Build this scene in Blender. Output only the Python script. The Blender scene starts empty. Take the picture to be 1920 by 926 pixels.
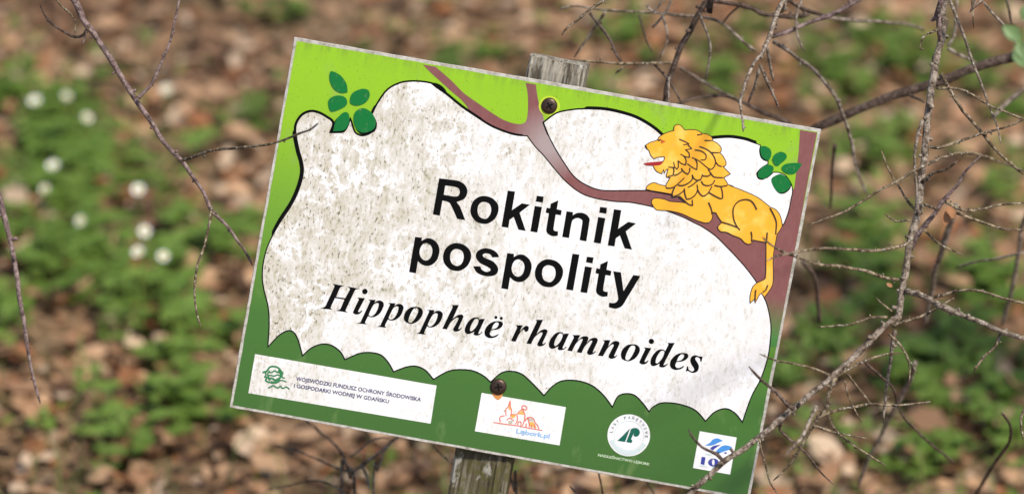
import bpy, math, random
import numpy as np
from mathutils import Vector, Matrix, noise
from mathutils.geometry import tessellate_polygon

R = math.radians
random.seed(7)
rng = np.random.default_rng(11)
scene = bpy.context.scene
COL = scene.collection

# ------------------------------------------------------------------ camera, sky, sun, exposure
PITCH, DSIGN, SPAN = 25.0, 2.6, 0.3092          # SPAN = frame width per metre of distance
CAM = Vector((0, 0, 1.7))
FWD = Vector((0, math.cos(R(PITCH)), -math.sin(R(PITCH))))
RGT = Vector((1, 0, 0))
UPV = Vector((0, math.sin(R(PITCH)), math.cos(R(PITCH))))
cam = bpy.data.cameras.new('camera')
cam_o = bpy.data.objects.new('camera', cam)
COL.objects.link(cam_o)
cam_o.location = CAM
cam_o.rotation_euler = (R(90 - PITCH), 0, 0)
cam.sensor_width = 36
cam.lens = 36 / SPAN
cam.clip_start, cam.clip_end = 0.05, 2000
cam.dof.use_dof = True
cam.dof.focus_distance = DSIGN - 0.02
cam.dof.aperture_fstop = 3.8
cam.dof.aperture_blades = 0
scene.camera = cam_o

SUN_EL, SUN_AZ = 55.0, 48.0                     # azimuth from straight behind the camera towards the right
to_sun = Vector((math.cos(R(SUN_EL)) * math.sin(R(SUN_AZ)), -math.cos(R(SUN_EL)) * math.cos(R(SUN_AZ)), math.sin(R(SUN_EL))))
world = bpy.data.worlds.new('World')
scene.world = world
world.use_nodes = True
wn = world.node_tree.nodes
sky = wn.new('ShaderNodeTexSky')
sky.sky_type = 'NISHITA'
sky.sun_disc = False
sky.sun_elevation = R(SUN_EL)
sky.sun_rotation = R(180 - SUN_AZ)
wn['Background'].inputs['Strength'].default_value = 0.12
world.node_tree.links.new(sky.outputs[0], wn['Background'].inputs['Color'])
sun = bpy.data.lights.new('sun', 'SUN')
sun.energy = 4.2
sun.angle = R(7.0)
sun.color = (1.0, 0.93, 0.82)
sun_o = bpy.data.objects.new('sun', sun)
COL.objects.link(sun_o)
sun_o.rotation_euler = (-to_sun).to_track_quat('-Z', 'Y').to_euler()
sun_o.location = (2, -3, 6)
scene.view_settings.view_transform = 'Standard'
scene.view_settings.look = 'None'
scene.view_settings.exposure = 0.44
scene.view_settings.gamma = 1
scene.view_settings.use_curve_mapping = False


# ------------------------------------------------------------------ pixel helpers
def ray(px, py):
    return FWD + RGT * ((px - 960) / 1920 * SPAN) + UPV * ((463 - py) / 1920 * SPAN)


def W(px, py, depth):
    return CAM + ray(px, py) * depth


def ground_z(x, y):
    z = 0.055 * (y - 3.0) if y < 9 else 0.33 + 0.02 * (y - 9)
    z = max(z, -0.2)
    z += 0.035 * noise.noise((x * 0.9, y * 0.9, 3.1)) + 0.012 * noise.noise((x * 3.3, y * 3.3, 7.7))
    return z


def on_ground(px, py, h=0.0):
    d = ray(px, py)
    lo, hi = 1.0, 12.0
    for _ in range(40):
        m = (lo + hi) / 2
        p = CAM + d * m
        if p.z > ground_z(p.x, p.y) + h:
            lo = m
        else:
            hi = m
    p = CAM + d * hi
    return Vector((p.x, p.y, ground_z(p.x, p.y)))


# ------------------------------------------------------------------ object helpers
def link(o, parent=None):
    COL.objects.link(o)
    if parent is not None:
        o.parent = parent
    return o


def tag(o, label=None, cat=None, group=None, kind=None):
    if label:
        o['label'] = label
    if cat:
        o['category'] = cat
    if group:
        o['group'] = group
    if kind:
        o['kind'] = kind
    return o


def mesh_obj(name, verts, faces, mat, parent=None, smooth=False, loc=None):
    me = bpy.data.meshes.new(name)
    me.from_pydata([tuple(v) for v in verts], [], faces)
    me.update()
    if smooth:
        me.polygons.foreach_set('use_smooth', [True] * len(me.polygons))
    if mat:
        me.materials.append(mat)
    o = link(bpy.data.objects.new(name, me), parent)
    if loc is not None:
        o.location = loc
    return o


def empty(name, loc):
    o = bpy.data.objects.new(name, None)
    o.empty_display_size = 0.05
    o.location = loc
    return link(o)


# ------------------------------------------------------------------ material helpers
def new_mat(name, rough=0.6, spec=0.3):
    m = bpy.data.materials.new(name)
    m.use_nodes = True
    b = m.node_tree.nodes['Principled BSDF']
    b.inputs['Roughness'].default_value = rough
    b.inputs['Specular IOR Level'].default_value = spec
    return m, m.node_tree, b


def nd(t, kind, **kw):
    n = t.nodes.new(kind)
    for k, v in kw.items():
        if k.startswith('i_'):
            key = k[2:]
            key = int(key) if key.isdigit() else key.replace('_', ' ')
            n.inputs[key].default_value = v
        else:
            setattr(n, k, v)
    return n


def ramp(t, fac, stops):
    n = t.nodes.new('ShaderNodeValToRGB')
    el = n.color_ramp.elements
    while len(el) < len(stops):
        el.new(0.5)
    for e, (p, c) in zip(el, stops):
        e.position = p
        e.color = (c, c, c, 1) if isinstance(c, (int, float)) else (*c, 1)
    t.links.new(fac, n.inputs['Fac'])
    return n.outputs['Color']


def mix(t, fac, a, b, mode='MIX'):
    n = t.nodes.new('ShaderNodeMix')
    n.data_type = 'RGBA'
    n.blend_type = mode
    for sock, v in ((n.inputs[0], fac), (n.inputs[6], a), (n.inputs[7], b)):
        if hasattr(v, 'links'):
            t.links.new(v, sock)
        elif isinstance(v, (int, float)):
            sock.default_value = v
        else:
            sock.default_value = (*v, 1)
    return n.outputs[2]


def mth(t, op, a, b=None, clamp=False):
    n = t.nodes.new('ShaderNodeMath')
    n.operation = op
    n.use_clamp = clamp
    for i, v in enumerate((a, b)):
        if v is None:
            continue
        if hasattr(v, 'links'):
            t.links.new(v, n.inputs[i])
        else:
            n.inputs[i].default_value = v
    return n.outputs[0]


def objco(t, scale=(1, 1, 1), rot=(0, 0, 0), loc=(0, 0, 0)):
    c = nd(t, 'ShaderNodeTexCoord')
    mp = nd(t, 'ShaderNodeMapping')
    mp.inputs['Scale'].default_value = scale
    mp.inputs['Rotation'].default_value = rot
    mp.inputs['Location'].default_value = loc
    t.links.new(c.outputs['Object'], mp.inputs['Vector'])
    return mp.outputs[0]


def nz(t, vec, scale, detail=4, rough=0.6, dist=0.0):
    n = nd(t, 'ShaderNodeTexNoise')
    n.inputs['Scale'].default_value = scale
    n.inputs['Detail'].default_value = detail
    n.inputs['Roughness'].default_value = rough
    n.inputs['Distortion'].default_value = dist
    t.links.new(vec, n.inputs['Vector'])
    return n.outputs['Fac']


def bump(t, b, height, strength=0.4, dist=0.01):
    n = nd(t, 'ShaderNodeBump')
    n.inputs['Strength'].default_value = strength
    n.inputs['Distance'].default_value = dist
    t.links.new(height, n.inputs['Height'])
    t.links.new(n.outputs[0], b.inputs['Normal'])


# ------------------------------------------------------------------ ground
m_ground, t, b = new_mat('woodland_soil', 0.95, 0.1)
co = objco(t)
n1 = nz(t, co, 5, 6, 0.7)
n2 = nz(t, co, 45, 5, 0.7)
c1 = ramp(t, n2, [(0.3, (0.09, 0.055, 0.032)), (0.5, (0.22, 0.14, 0.082)), (0.7, (0.36, 0.25, 0.16))])
t.links.new(mix(t, ramp(t, n1, [(0.45, 0.0), (0.75, 0.6)]), c1, (0.05, 0.07, 0.02)), b.inputs['Base Color'])
bump(t, b, n2, 0.8, 0.02)


def graded(n, near, far):
    u = np.linspace(-1, 1, n)
    k = 5.2
    return np.sinh(u * k) / np.sinh(k) * far


gx = graded(141, 0, 400)
gy = graded(141, 0, 400) + 3.8
gv = [(x, y, ground_z(x, y)) for y in gy for x in gx]
gf = [(j * 141 + i, j * 141 + i + 1, (j + 1) * 141 + i + 1, (j + 1) * 141 + i) for j in range(140) for i in range(140)]
tag(mesh_obj('ground', gv, gf, m_ground, smooth=True), kind='structure',
    label='brown woodland soil under the fallen leaves', cat='ground')

# ------------------------------------------------------------------ board frame
BC = W(984, 501, DSIGN)
ELN = 18.5                                       # elevation of the board's normal: it leans back a little
NRM = Vector((0, -math.cos(R(ELN)), math.sin(R(ELN)))).normalized()


def hit(px, py):
    d = ray(px, py)
    return CAM + d * ((BC - CAM).dot(NRM) / d.dot(NRM))


XB = (hit(1540, 243) - hit(552, 70)).normalized()
YB = NRM.cross(XB).normalized()


def B(px, py):
    v = hit(px, py) - BC
    return (v.dot(XB), v.dot(YB))


PXM = (hit(1540, 243) - hit(552, 70)).length / 1003.0     # metres per photo pixel on the board
# the stake runs along -YB from the board to the ground
L = 0.3
for _ in range(60):
    q = BC - YB * L
    L += (q.z - ground_z(q.x, q.y)) * 0.7
SIGN_ROOT = BC - YB * L
sign = empty('information_sign', SIGN_ROOT)
sign.rotation_euler = Matrix((XB, YB, NRM)).transposed().to_euler()
tag(sign, 'tilted green and white plant name sign with yellow lion, screwed to a weathered wooden stake', 'sign')


def sign_part(name, verts, faces, mat, parent=None, smooth=False):
    o = mesh_obj(name, verts, faces, mat, parent or sign, smooth)
    if parent is None:
        o.location = (0, L, 0)
    return o


# ---- outlines: a point with a third item is a corner, the others are smoothed
def smooth_line(pts, closed=True, n=5):
    n_p = len(pts)
    out = []
    segs = range(n_p if closed else n_p - 1)
    for i in segs:
        p1, p2 = pts[i], pts[(i + 1) % n_p]
        p0 = pts[(i - 1) % n_p] if (closed or i > 0) else p1
        p3 = pts[(i + 2) % n_p] if (closed or i + 2 < n_p) else p2
        c1, c2 = len(p1) > 2, len(p2) > 2
        if c1 and c2:
            out.append((p1[0], p1[1]))
            continue
        if c1:
            p0 = p1
        if c2:
            p3 = p2
        for k in range(n):
            s = k / n
            s2, s3 = s * s, s * s * s
            out.append(tuple(0.5 * (2 * p1[a] + (p2[a] - p0[a]) * s + (2 * p0[a] - 5 * p1[a] + 4 * p2[a] - p3[a]) * s2
                                    + (3 * p1[a] - p0[a] - 3 * p2[a] + p3[a]) * s3) for a in (0, 1)))
    if not closed:
        out.append((pts[-1][0], pts[-1][1]))
    return out


def crop(ox, oy, s, pts, dx=0, dy=0):
    return [(ox + p[0] / s + dx, oy + p[1] / s + dy) + tuple(p[2:]) for p in pts]


def offset_poly(poly, w):
    # outward offset of a closed pixel outline, w a number or a function of the point
    a = sum(poly[i][0] * poly[(i + 1) % len(poly)][1] - poly[(i + 1) % len(poly)][0] * poly[i][1] for i in range(len(poly)))
    sg = 1 if a > 0 else -1
    res = []
    n = len(poly)
    for i in range(n):
        p0, p, p1 = Vector(poly[i - 1]), Vector(poly[i]), Vector(poly[(i + 1) % n])
        d0, d1 = (p - p0), (p1 - p)
        if d0.length < 1e-6 or d1.length < 1e-6:
            res.append(poly[i])
            continue
        d0.normalize()
        d1.normalize()
        n0, n1 = Vector((d0.y, -d0.x)) * sg, Vector((d1.y, -d1.x)) * sg
        m = n0 + n1
        if m.length < 1e-3:
            m = n0
        m.normalize()
        k = 1 / max(0.45, m.dot(n0))
        ww = w(p.x, p.y) if callable(w) else w
        q = p + m * ww * k
        res.append((q.x, q.y))
    return res


ZL = 0.00012


class Print:
    def __init__(self):
        self.v, self.f = [], []
        self.z = 0.0

    def poly(self, outlines, z):
        allp = [[Vector((*B(*p[:2]), 0)) for p in o] for o in outlines]
        tris = tessellate_polygon(allp)
        flat = [p for o in allp for p in o]
        k = len(self.v)
        self.v += [(p.x, p.y, z) for p in flat]
        for tr in tris:
            a, b_, c = (flat[i] for i in tr)
            cr = (b_ - a).cross(c - a).z
            if abs(cr) < 1e-14:
                continue
            self.f.append(tuple(k + i for i in (tr if cr > 0 else reversed(tr))))

    def shape(self, pts, z, *holes, n=5):
        self.poly([smooth_line(pts, True, n)] + [smooth_line(h, True, n) for h in holes], z)

    def ribbon(self, pts, z, w0, w1=None, closed=False, n=5):
        line = smooth_line(pts, closed, n)
        if closed:
            line.append(line[0])
        w1 = w0 if w1 is None else w1
        k = len(self.v)
        m = len(line)
        for i, p in enumerate(line):
            a, c = line[max(0, i - 1)], line[min(m - 1, i + 1)]
            if closed and i in (0, m - 1):
                a, c = line[-2], line[1]
            dx, dy = c[0] - a[0], c[1] - a[1]
            ln = math.hypot(dx, dy) or 1
            s = i / (m - 1)
            w = w0 + (w1 - w0) * s if w1 != w0 else w0
            nx, ny = -dy / ln * w / 2, dx / ln * w / 2
            self.v.append((*B(p[0] + nx, p[1] + ny), z))
            self.v.append((*B(p[0] - nx, p[1] - ny), z))
        for i in range(m - 1):
            self.f.append((k + 2 * i, k + 2 * i + 2, k + 2 * i + 3, k + 2 * i + 1))

    def border(self, line, w, z):
        """closed band straddling an outline, its inner half lies under the area it bounds"""
        o, i_ = offset_poly(line, w), offset_poly(line, lambda x, y: -1.2)
        k, m = len(self.v), len(line)
        for a, c in zip(o, i_):
            self.v += [(*B(*a), z), (*B(*c), z)]
        for q in range(m):
            r = (q + 1) % m
            self.f.append((k + 2 * q, k + 2 * q + 1, k + 2 * r + 1, k + 2 * r))

    def disc(self, cx, cy, rx, ry, z, hole=None, n=40, rot=0):
        def ring(a, b_, ox=cx, oy=cy):
            return [(ox + a * math.cos(q) * math.cos(rot) - b_ * math.sin(q) * math.sin(rot),
                     oy + a * math.cos(q) * math.sin(rot) + b_ * math.sin(q) * math.cos(rot))
                    for q in (2 * math.pi * i / n for i in range(n))]
        self.poly([ring(rx, ry)] + ([ring(*hole)] if hole else []), z)

    def text(self, s, p0, p1, height, z):
        cu = bpy.data.curves.new('txt', 'FONT')
        cu.body = s
        cu.size = 1
        cu.resolution_u = 3
        cu.offset = 0.028
        ob = bpy.data.objects.new('txt', cu)
        COL.objects.link(ob)
        bpy.context.view_layer.update()
        me = bpy.data.meshes.new_from_object(ob.evaluated_get(bpy.context.evaluated_depsgraph_get()))
        vs = [v.co.copy() for v in me.vertices]
        fs = [tuple(p.vertices) for p in me.polygons]
        bpy.data.objects.remove(ob)
        bpy.data.curves.remove(cu)
        bpy.data.meshes.remove(me)
        if not vs:
            return
        x0, x1 = min(v.x for v in vs), max(v.x for v in vs)
        d = Vector((p1[0] - p0[0], p1[1] - p0[1]))
        ln = d.length
        d.normalize()
        up = Vector((d.y, -d.x))
        k = len(self.v)
        for v in vs:
            q = Vector(p0) + d * ((v.x - x0) / (x1 - x0) * ln) + up * (v.y / 0.72 * height)
            self.v.append((*B(q.x, q.y), z))
        self.f += [tuple(k + i for i in f) for f in fs]

    def build(self, name, mat, parent=None, bold=None):
        return sign_part(name, self.v, self.f, mat, parent)


# ---- print materials
def dirt_nodes(t, amount_socket=None):
    """grime film with washed streaks and dark algae specks, in the board's own coordinates"""
    co = objco(t, (1, 0.6, 1), (0, 0, R(-10)))
    cs = objco(t, (1, 0.45, 1), (0, 0, R(-10)))
    blot = nz(t, co, 110, 8, 0.76, 0.35)
    fine = nz(t, cs, 330, 4, 0.7)
    speck = nz(t, cs, 640, 2, 0.5)
    big = nz(t, co, 13, 3, 0.5, 0.6)
    return blot, fine, speck, big


def make_white(name, base=(0.78, 0.77, 0.80), left=1.2, right=0.45):
    m, t, b = new_mat(name, 0.38, 0.35)
    blot, fine, speck, big = dirt_nodes(t)
    c = nd(t, 'ShaderNodeTexCoord')
    sep = nd(t, 'ShaderNodeSeparateXYZ')
    t.links.new(c.outputs['Object'], sep.inputs[0])
    mr = nd(t, 'ShaderNodeMapRange')
    for i, v in enumerate((-0.20, 0.19, left, right)):
        mr.inputs[1 + i].default_value = v
    t.links.new(sep.outputs['X'], mr.inputs[0])
    amt = mth(t, 'MULTIPLY', mr.outputs[0], ramp(t, big, [(0.34, 0.45), (0.5, 1.0)]))
    worm_n = nz(t, objco(t, (1, 0.8, 1), (0, 0, R(-10))), 30, 7, 0.72, 0.15)
    worm = ramp(t, mth(t, 'ABSOLUTE', mth(t, 'SUBTRACT', worm_n, 0.5)), [(0.010, 0.1), (0.04, 1.0)])
    worm = mth(t, 'MAXIMUM', worm, ramp(t, nz(t, objco(t), 17, 2, 0.5), [(0.42, 0.0), (0.52, 1.0)]))
    film = mth(t, 'MULTIPLY', ramp(t, blot, [(0.34, 0.15), (0.47, 0.75), (0.60, 1.0)]), amt, True)
    film = mth(t, 'MULTIPLY', film, worm)
    film = mth(t, 'MULTIPLY', film, ramp(t, fine, [(0.3, 0.75), (0.6, 1.0)]))
    col = mix(t, film, base, (0.455, 0.42, 0.345))
    patch = mth(t, 'MULTIPLY', mth(t, 'MULTIPLY', ramp(t, fine, [(0.54, 0.0), (0.68, 0.8)]), film), 1.0, True)
    col = mix(t, patch, col, (0.27, 0.25, 0.16))
    sp = mth(t, 'MULTIPLY', ramp(t, speck, [(0.61, 0.0), (0.70, 0.8)]), mth(t, 'MULTIPLY', amt, mth(t, 'ADD', film, 0.25)), True)
    col = mix(t, sp, col, (0.13, 0.12, 0.07))
    t.links.new(col, b.inputs['Base Color'])
    t.links.new(mix(t, film, (0.35,) * 3, (0.75,) * 3), b.inputs['Roughness'])
    return m


def make_print(name, colour, rough=0.38, wear=0.12, spots=None):
    m, t, b = new_mat(name, rough, 0.35)
    co = objco(t, (1, 0.5, 1), (0, 0, R(-10)))
    n1 = nz(t, co, 160, 5, 0.7)
    n2 = nz(t, co, 700, 2, 0.6)
    pale = tuple(min(1, c * 0.8 + 0.09) for c in colour) if wear > 0 else colour
    col = mix(t, ramp(t, n1, [(0.4, 0.0), (0.75, wear * 3)]), colour, pale)
    col = mix(t, ramp(t, n2, [(0.68, 0.0), (0.76, 0.45)]), col, tuple(c * 0.35 for c in colour))
    g = ramp(t, nz(t, co, 420, 4, 0.75), [(0.60, 0.0), (0.70, 0.30)])
    if max(colour) > 0.03:
        col = mix(t, g, col, (0.30, 0.27, 0.19))
    t.links.new(col, b.inputs['Base Color'])
    return m


m_white = make_white('dirty_white_print')
m_white2 = make_white('dirty_white_print_arch', left=1.1, right=0.5)
m_label = make_white('white_label_print', left=0.75, right=0.2)
m_black = make_print('black_print', (0.004, 0.004, 0.004), 0.5, 0.0)
m_black.node_tree.nodes['Principled BSDF'].inputs['Specular IOR Level'].default_value = 0.05
m_line = make_print('dark_line_print', (0.035, 0.018, 0.008), 0.35, 0.02)
m_dgreen = make_print('leaf_green_print', (0.0, 0.13, 0.02), 0.35, 0.0)
m_yellow = make_print('lion_yellow_print', (0.76, 0.36, 0.018), 0.38, 0.04)
m_red = make_print('red_print', (0.30, 0.01, 0.008), 0.4, 0.05)
m_orange = make_print('rust_orange_print', (0.42, 0.10, 0.008), 0.4, 0.05)
m_navy = make_print('navy_print', (0.05, 0.05, 0.12), 0.4, 0.05)
m_teal = make_print('teal_green_print', (0.0, 0.095, 0.06), 0.4, 0.05)
m_logogreen = make_print('logo_green_print', (0.015, 0.15, 0.045), 0.4, 0.1)
m_pale = make_print('pale_grey_print', (0.50, 0.58, 0.58), 0.4, 0.1)
m_greyletter = make_print('grey_green_letter_print', (0.18, 0.22, 0.20), 0.4, 0.1)
m_lblue = make_print('light_blue_print', (0.05, 0.22, 0.55), 0.4, 0.05)
m_dblue = make_print('dark_blue_print', (0.035, 0.045, 0.27), 0.4, 0.05)
m_fblue = make_print('faded_blue_print', (0.20, 0.38, 0.64), 0.4, 0.05)
m_fpale = make_print('washed_out_blue_print', (0.66, 0.72, 0.80), 0.4, 0.05)
m_castle = make_print('castle_red_print', (0.62, 0.13, 0.08), 0.4, 0.05)
m_castle2 = make_print('castle_orange_print', (0.80, 0.36, 0.08), 0.4, 0.05)
m_castle3 = make_print('castle_grey_print', (0.42, 0.38, 0.30), 0.4, 0.05)
m_pletter = make_print('pale_letter_print', (0.45, 0.56, 0.38), 0.4, 0.1)

# the green ground of the print is a printed blend from lime to dark green
m_green, t, b = new_mat('green_blend_print', 0.36, 0.35)
c = nd(t, 'ShaderNodeTexCoord')
sep = nd(t, 'ShaderNodeSeparateXYZ')
t.links.new(c.outputs['Object'], sep.inputs[0])
mr = nd(t, 'ShaderNodeMapRange')
mr.inputs[1].default_value, mr.inputs[2].default_value = 0.148, -0.148
t.links.new(sep.outputs['Y'], mr.inputs[0])
col = ramp(t, mr.outputs[0], [(0.0, (0.235, 0.44, 0.010)), (0.22, (0.215, 0.40, 0.011)), (0.42, (0.14, 0.29, 0.018)),
                              (0.74, (0.048, 0.135, 0.021)), (1.0, (0.042, 0.112, 0.019))])
co = objco(t, (1, 0.5, 1), (0, 0, R(-10)))
n1 = nz(t, co, 26, 4, 0.6, 0.4)
n2 = nz(t, co, 330, 4, 0.7)
n3 = nz(t, co, 800, 1, 0.5)
col = mix(t, ramp(t, n1, [(0.58, 0.0), (0.72, 0.5)]), col, (0.22, 0.30, 0.11))
col = mix(t, ramp(t, n2, [(0.58, 0.0), (0.78, 0.22)]), col, (0.14, 0.17, 0.04))
col = mix(t, ramp(t, n3, [(0.70, 0.0), (0.76, 0.6)]), col, (0.04, 0.04, 0.015))
tg_ = mth(t, 'MULTIPLY', ramp(t, mr.outputs[0], [(0.0, 0.8), (0.035, 0.18), (0.07, 0.0)]), ramp(t, nz(t, objco(t, (1, 0.25, 1)), 140, 5, 0.7), [(0.42, 0.0), (0.62, 0.85)]))
col = mix(t, tg_, col, (0.10, 0.12, 0.03))
t.links.new(col, b.inputs['Base Color'])

# brown trunk print: fades into the green towards its foot, rubbed pale at the fork
m_brown, t, b = new_mat('brown_trunk_print', 0.36, 0.35)
c = nd(t, 'ShaderNodeTexCoord')
sep = nd(t, 'ShaderNodeSeparateXYZ')
t.links.new(c.outputs['Object'], sep.inputs[0])
co = objco(t, (1, 0.4, 1), (0, 0, R(-10)))
col = mix(t, ramp(t, nz(t, co, 240, 4, 0.7), [(0.35, 0.0), (0.8, 0.5)]), (0.175, 0.058, 0.055), (0.24, 0.115, 0.105))
fx, fy = B(1030, 270)
dist = nd(t, 'ShaderNodeVectorMath', operation='DISTANCE')
cmb = nd(t, 'ShaderNodeCombineXYZ')
t.links.new(sep.outputs['X'], cmb.inputs[0])
t.links.new(sep.outputs['Y'], cmb.inputs[1])
t.links.new(cmb.outputs[0], dist.inputs[0])
dist.inputs[1].default_value = (fx, fy, 0)
rub = nd(t, 'ShaderNodeMapRange')
for i, v in enumerate((0.006, 0.032, 0.6, 0.0)):
    rub.inputs[1 + i].default_value = v
t.links.new(dist.outputs['Value'], rub.inputs[0])
col = mix(t, rub.outputs[0], col, (0.40, 0.37, 0.36))
mr = nd(t, 'ShaderNodeMapRange')
mr.inputs[1].default_value, mr.inputs[2].default_value = B(1480, 560)[1], B(1465, 640)[1]
t.links.new(sep.outputs['Y'], mr.inputs[0])
col = mix(t, mr.outputs[0], col, (0.052, 0.175, 0.036))
t.links.new(col, b.inputs['Base Color'])

# bare panel: pale plastic, dirty along its cut edge
m_panel, t, b = new_mat('pale_panel', 0.6, 0.3)
co = objco(t)
col = mix(t, ramp(t, nz(t, co, 170, 6, 0.75), [(0.42, 0.0), (0.68, 1.0)]), (0.46, 0.44, 0.40), (0.20, 0.175, 0.135))
col = mix(t, ramp(t, nz(t, co, 900, 2, 0.6), [(0.66, 0.0), (0.74, 0.6)]), col, (0.12, 0.10, 0.07))
t.links.new(col, b.inputs['Base Color'])

# ---- panel body (slightly worn edge)
CORN = [(552, 70), (1540, 243), (1405, 937), (430, 763)]
edge = []
for i in range(4):
    a, b2 = CORN[i], CORN[(i + 1) % 4]
    nseg = 60 if i % 2 == 0 else 40
    for k in range(nseg):
        s = k / nseg
        x, y = B(a[0] + (b2[0] - a[0]) * s, a[1] + (b2[1] - a[1]) * s)
        j = 0.00035 * noise.noise((x * 90, y * 90, 1.7))
        edge.append((x + j, y + j))
ne = len(edge)
ex = Vector((0, 0))
pv = [(x * 0.9985, y * 0.998, 0.0) for x, y in edge] + [(x, y, -0.0006) for x, y in edge] + [(x, y, -0.0032) for x, y in edge]
pf = [tuple(reversed(range(ne))), tuple(range(2 * ne, 3 * ne))]
for i in range(ne):
    j = (i + 1) % ne
    pf += [(i, j, ne + j, ne + i), (ne + i, ne + j, 2 * ne + j, 2 * ne + i)]
panel = sign_part('panel', pv, pf, m_panel)


def inset_corner(i, w):
    p = offset_poly(CORN, -w)
    return p[i]


# ---- printed areas
pr = Print()
top_in = offset_poly(CORN, lambda x, y: -5.5)
gp = []
for i in range(4):
    a, b2 = top_in[i], top_in[(i + 1) % 4]
    for k in range(40):
        s = k / 40
        jx = noise.noise((a[0] + s * 37 + i * 9, s * 61, 0.3)) * 1.1
        gp.append((a[0] + (b2[0] - a[0]) * s + jx, a[1] + (b2[1] - a[1]) * s + (jx + 0.6) * (1 if i == 0 else 0.5)))
pr.poly([gp], ZL)
pr.build('green_print', m_green)

C6 = lambda pts: crop(690, 120, 5.447, pts)
C7 = lambda pts: crop(960, 140, 3.5625, pts)
brown = (C6([(560, 8, 1), (640, 90), (740, 180), (850, 280), (950, 365), (1010, 432, 1)])
         + [(900, 245, 1), (990, 290, 1), (1100, 392, 1), (1220, 412, 1), (1300, 450, 1), (1400, 545, 1), (1430, 600, 1), (1432, 650, 1), (1456, 650, 1)]
         + [(1532, 249, 1), (1500, 244, 1), (1497, 289), (1489, 354, 1), (1440, 372, 1), (1300, 340, 1), (1200, 330, 1), (1100, 310, 1), (1045, 250, 1), (1021, 232, 1)]
         + C6([(1790, 540), (1745, 400), (1725, 290), (1715, 212, 1), (1610, 194, 1), (1630, 300), (1635, 450), (1620, 570), (1580, 610), (1500, 610),
               (1380, 570), (1250, 490), (1120, 400), (980, 300), (870, 190), (760, 90), (690, 30, 1)]))
pr = Print()
pr.shape(brown, 2 * ZL)
pr.build('tree_print', m_brown)

main = ([(556, 248), (558, 231), (568, 217), (582, 211), (596, 213), (611, 221), (622.5, 231), (616.6, 250, 1), (630, 250), (644, 249), (652, 240),
         (657, 227, 1), (661.7, 243), (667.6, 252), (681, 256), (698, 249), (707, 233), (699, 214, 1), (710, 193), (727, 170), (749, 157.6),
         (771, 154), (793, 155), (808, 157.6, 1), (818.5, 166), (837, 179), (864, 201), (892, 220), (919.5, 237.5), (947, 249), (969, 255),
         (988, 256, 1), (1002, 275), (1019, 293), (1038.6, 317), (1058, 339), (1078, 356), (1095, 366), (1117, 373), (1151, 378.6),
         (1184.6, 381), (1221, 388.4), (1245, 395), (1265, 402), (1284, 410), (1300, 418), (1316, 426), (1340, 442.5), (1357, 459),
         (1374.6, 477), (1392, 496), (1405.7, 513), (1417, 529), (1430, 555), (1438, 575), (1444, 607), (1443, 639), (1438, 671),
         (1425, 710), (1408, 742), (1391.5, 788, 1), (1378, 772), (1360, 764), (1339, 771), (1323, 787, 1), (1306.5, 769), (1286, 759),
         (1259, 753.4), (1238, 754), (1223, 762), (1217, 769, 1), (1205, 753), (1190, 739), (1172, 736), (1157.5, 742), (1148, 760, 1),
         (1134, 741), (1116, 724.5), (1098, 715.6), (1075, 711), (1052, 712.6), (1034.6, 723), (1020, 739, 1), (999, 717), (978, 699),
         (957, 694), (939, 697.7), (920, 714, 1), (906, 702), (885.6, 693), (859, 691), (838, 695), (813, 709, 1), (799, 693), (782, 685),
         (762.5, 686), (738.6, 694.8, 1), (729, 678), (715, 664), (695, 659), (673, 661), (647.4, 672, 1), (639, 658), (622, 645.6),
         (602.5, 643.4), (583, 651), (568, 664, 1), (560, 636), (552, 622), (541, 618), (524, 626), (503.6, 647, 1), (506, 607), (504, 574),
         (496, 542), (493, 516), (496, 487), (505, 457), (524, 421), (549, 383), (563, 352), (570, 323.5), (568, 302), (562, 281)])
arch = (C7([(215, 322, 1), (300, 262), (400, 240), (500, 234), (620, 240), (740, 265), (840, 300), (940, 360), (1000, 412, 1)])
        + [(1300, 300, 1), (1335, 261, 1), (1367, 259), (1395, 263), (1413, 269), (1424.6, 273, 1), (1424, 284), (1428.5, 295), (1438.9, 301, 1),
           (1438.9, 307, 1), (1426, 315), (1418, 325), (1421, 333), (1430, 336), (1440, 333), (1450.5, 324, 1), (1462, 325), (1473, 331), (1482, 344),
           (1485, 358), (1482.5, 372), (1477, 398), (1468.5, 420, 1), (1400, 400, 1), (1300, 372, 1), (1212, 356, 1)]
        + C7([(750, 770), (600, 768), (500, 735), (420, 680), (360, 600), (300, 505), (250, 410)]))


def w_main(x, y):
    if y > 600:
        return 2.3
    if x < 640 and y > 440:
        return 2.3 + (640 - x) * 0.0
    if x < 640:
        return 2.6 + 5.0 * max(0, min(1, (500 - y) / 90)) * (1 if y > 245 else 0.45)
    if x < 700 and y < 270:
        return 3.5
    if x < 830 and y < 200:
        return 3.4
    if x < 900 and y < 230:
        return 5.0
    return 2.2 if x > 980 else 4.2


def w_arch(x, y):
    return 6.0 if (y < 270 and x > 1100) else (3.0 if y < 250 else 2.0)


pr = Print()
pr.border(smooth_line(main), w_main, 3 * ZL)
pr.border(smooth_line(arch), w_arch, 3.1 * ZL)
# the thick dab on the shoulder of the outline
pr.shape(C6([(650, 190, 1), (720, 205), (780, 250), (808, 305), (780, 322, 1), (700, 250, 1)]), 3.3 * ZL)
pr.build('outline_print', m_black)
pr = Print()
pr.shape(main, 4 * ZL)
pr.build('white_field_print', m_white)
pr = Print()
pr.shape(arch, 4 * ZL)
pr.build('white_arch_print', m_white2)

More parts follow.
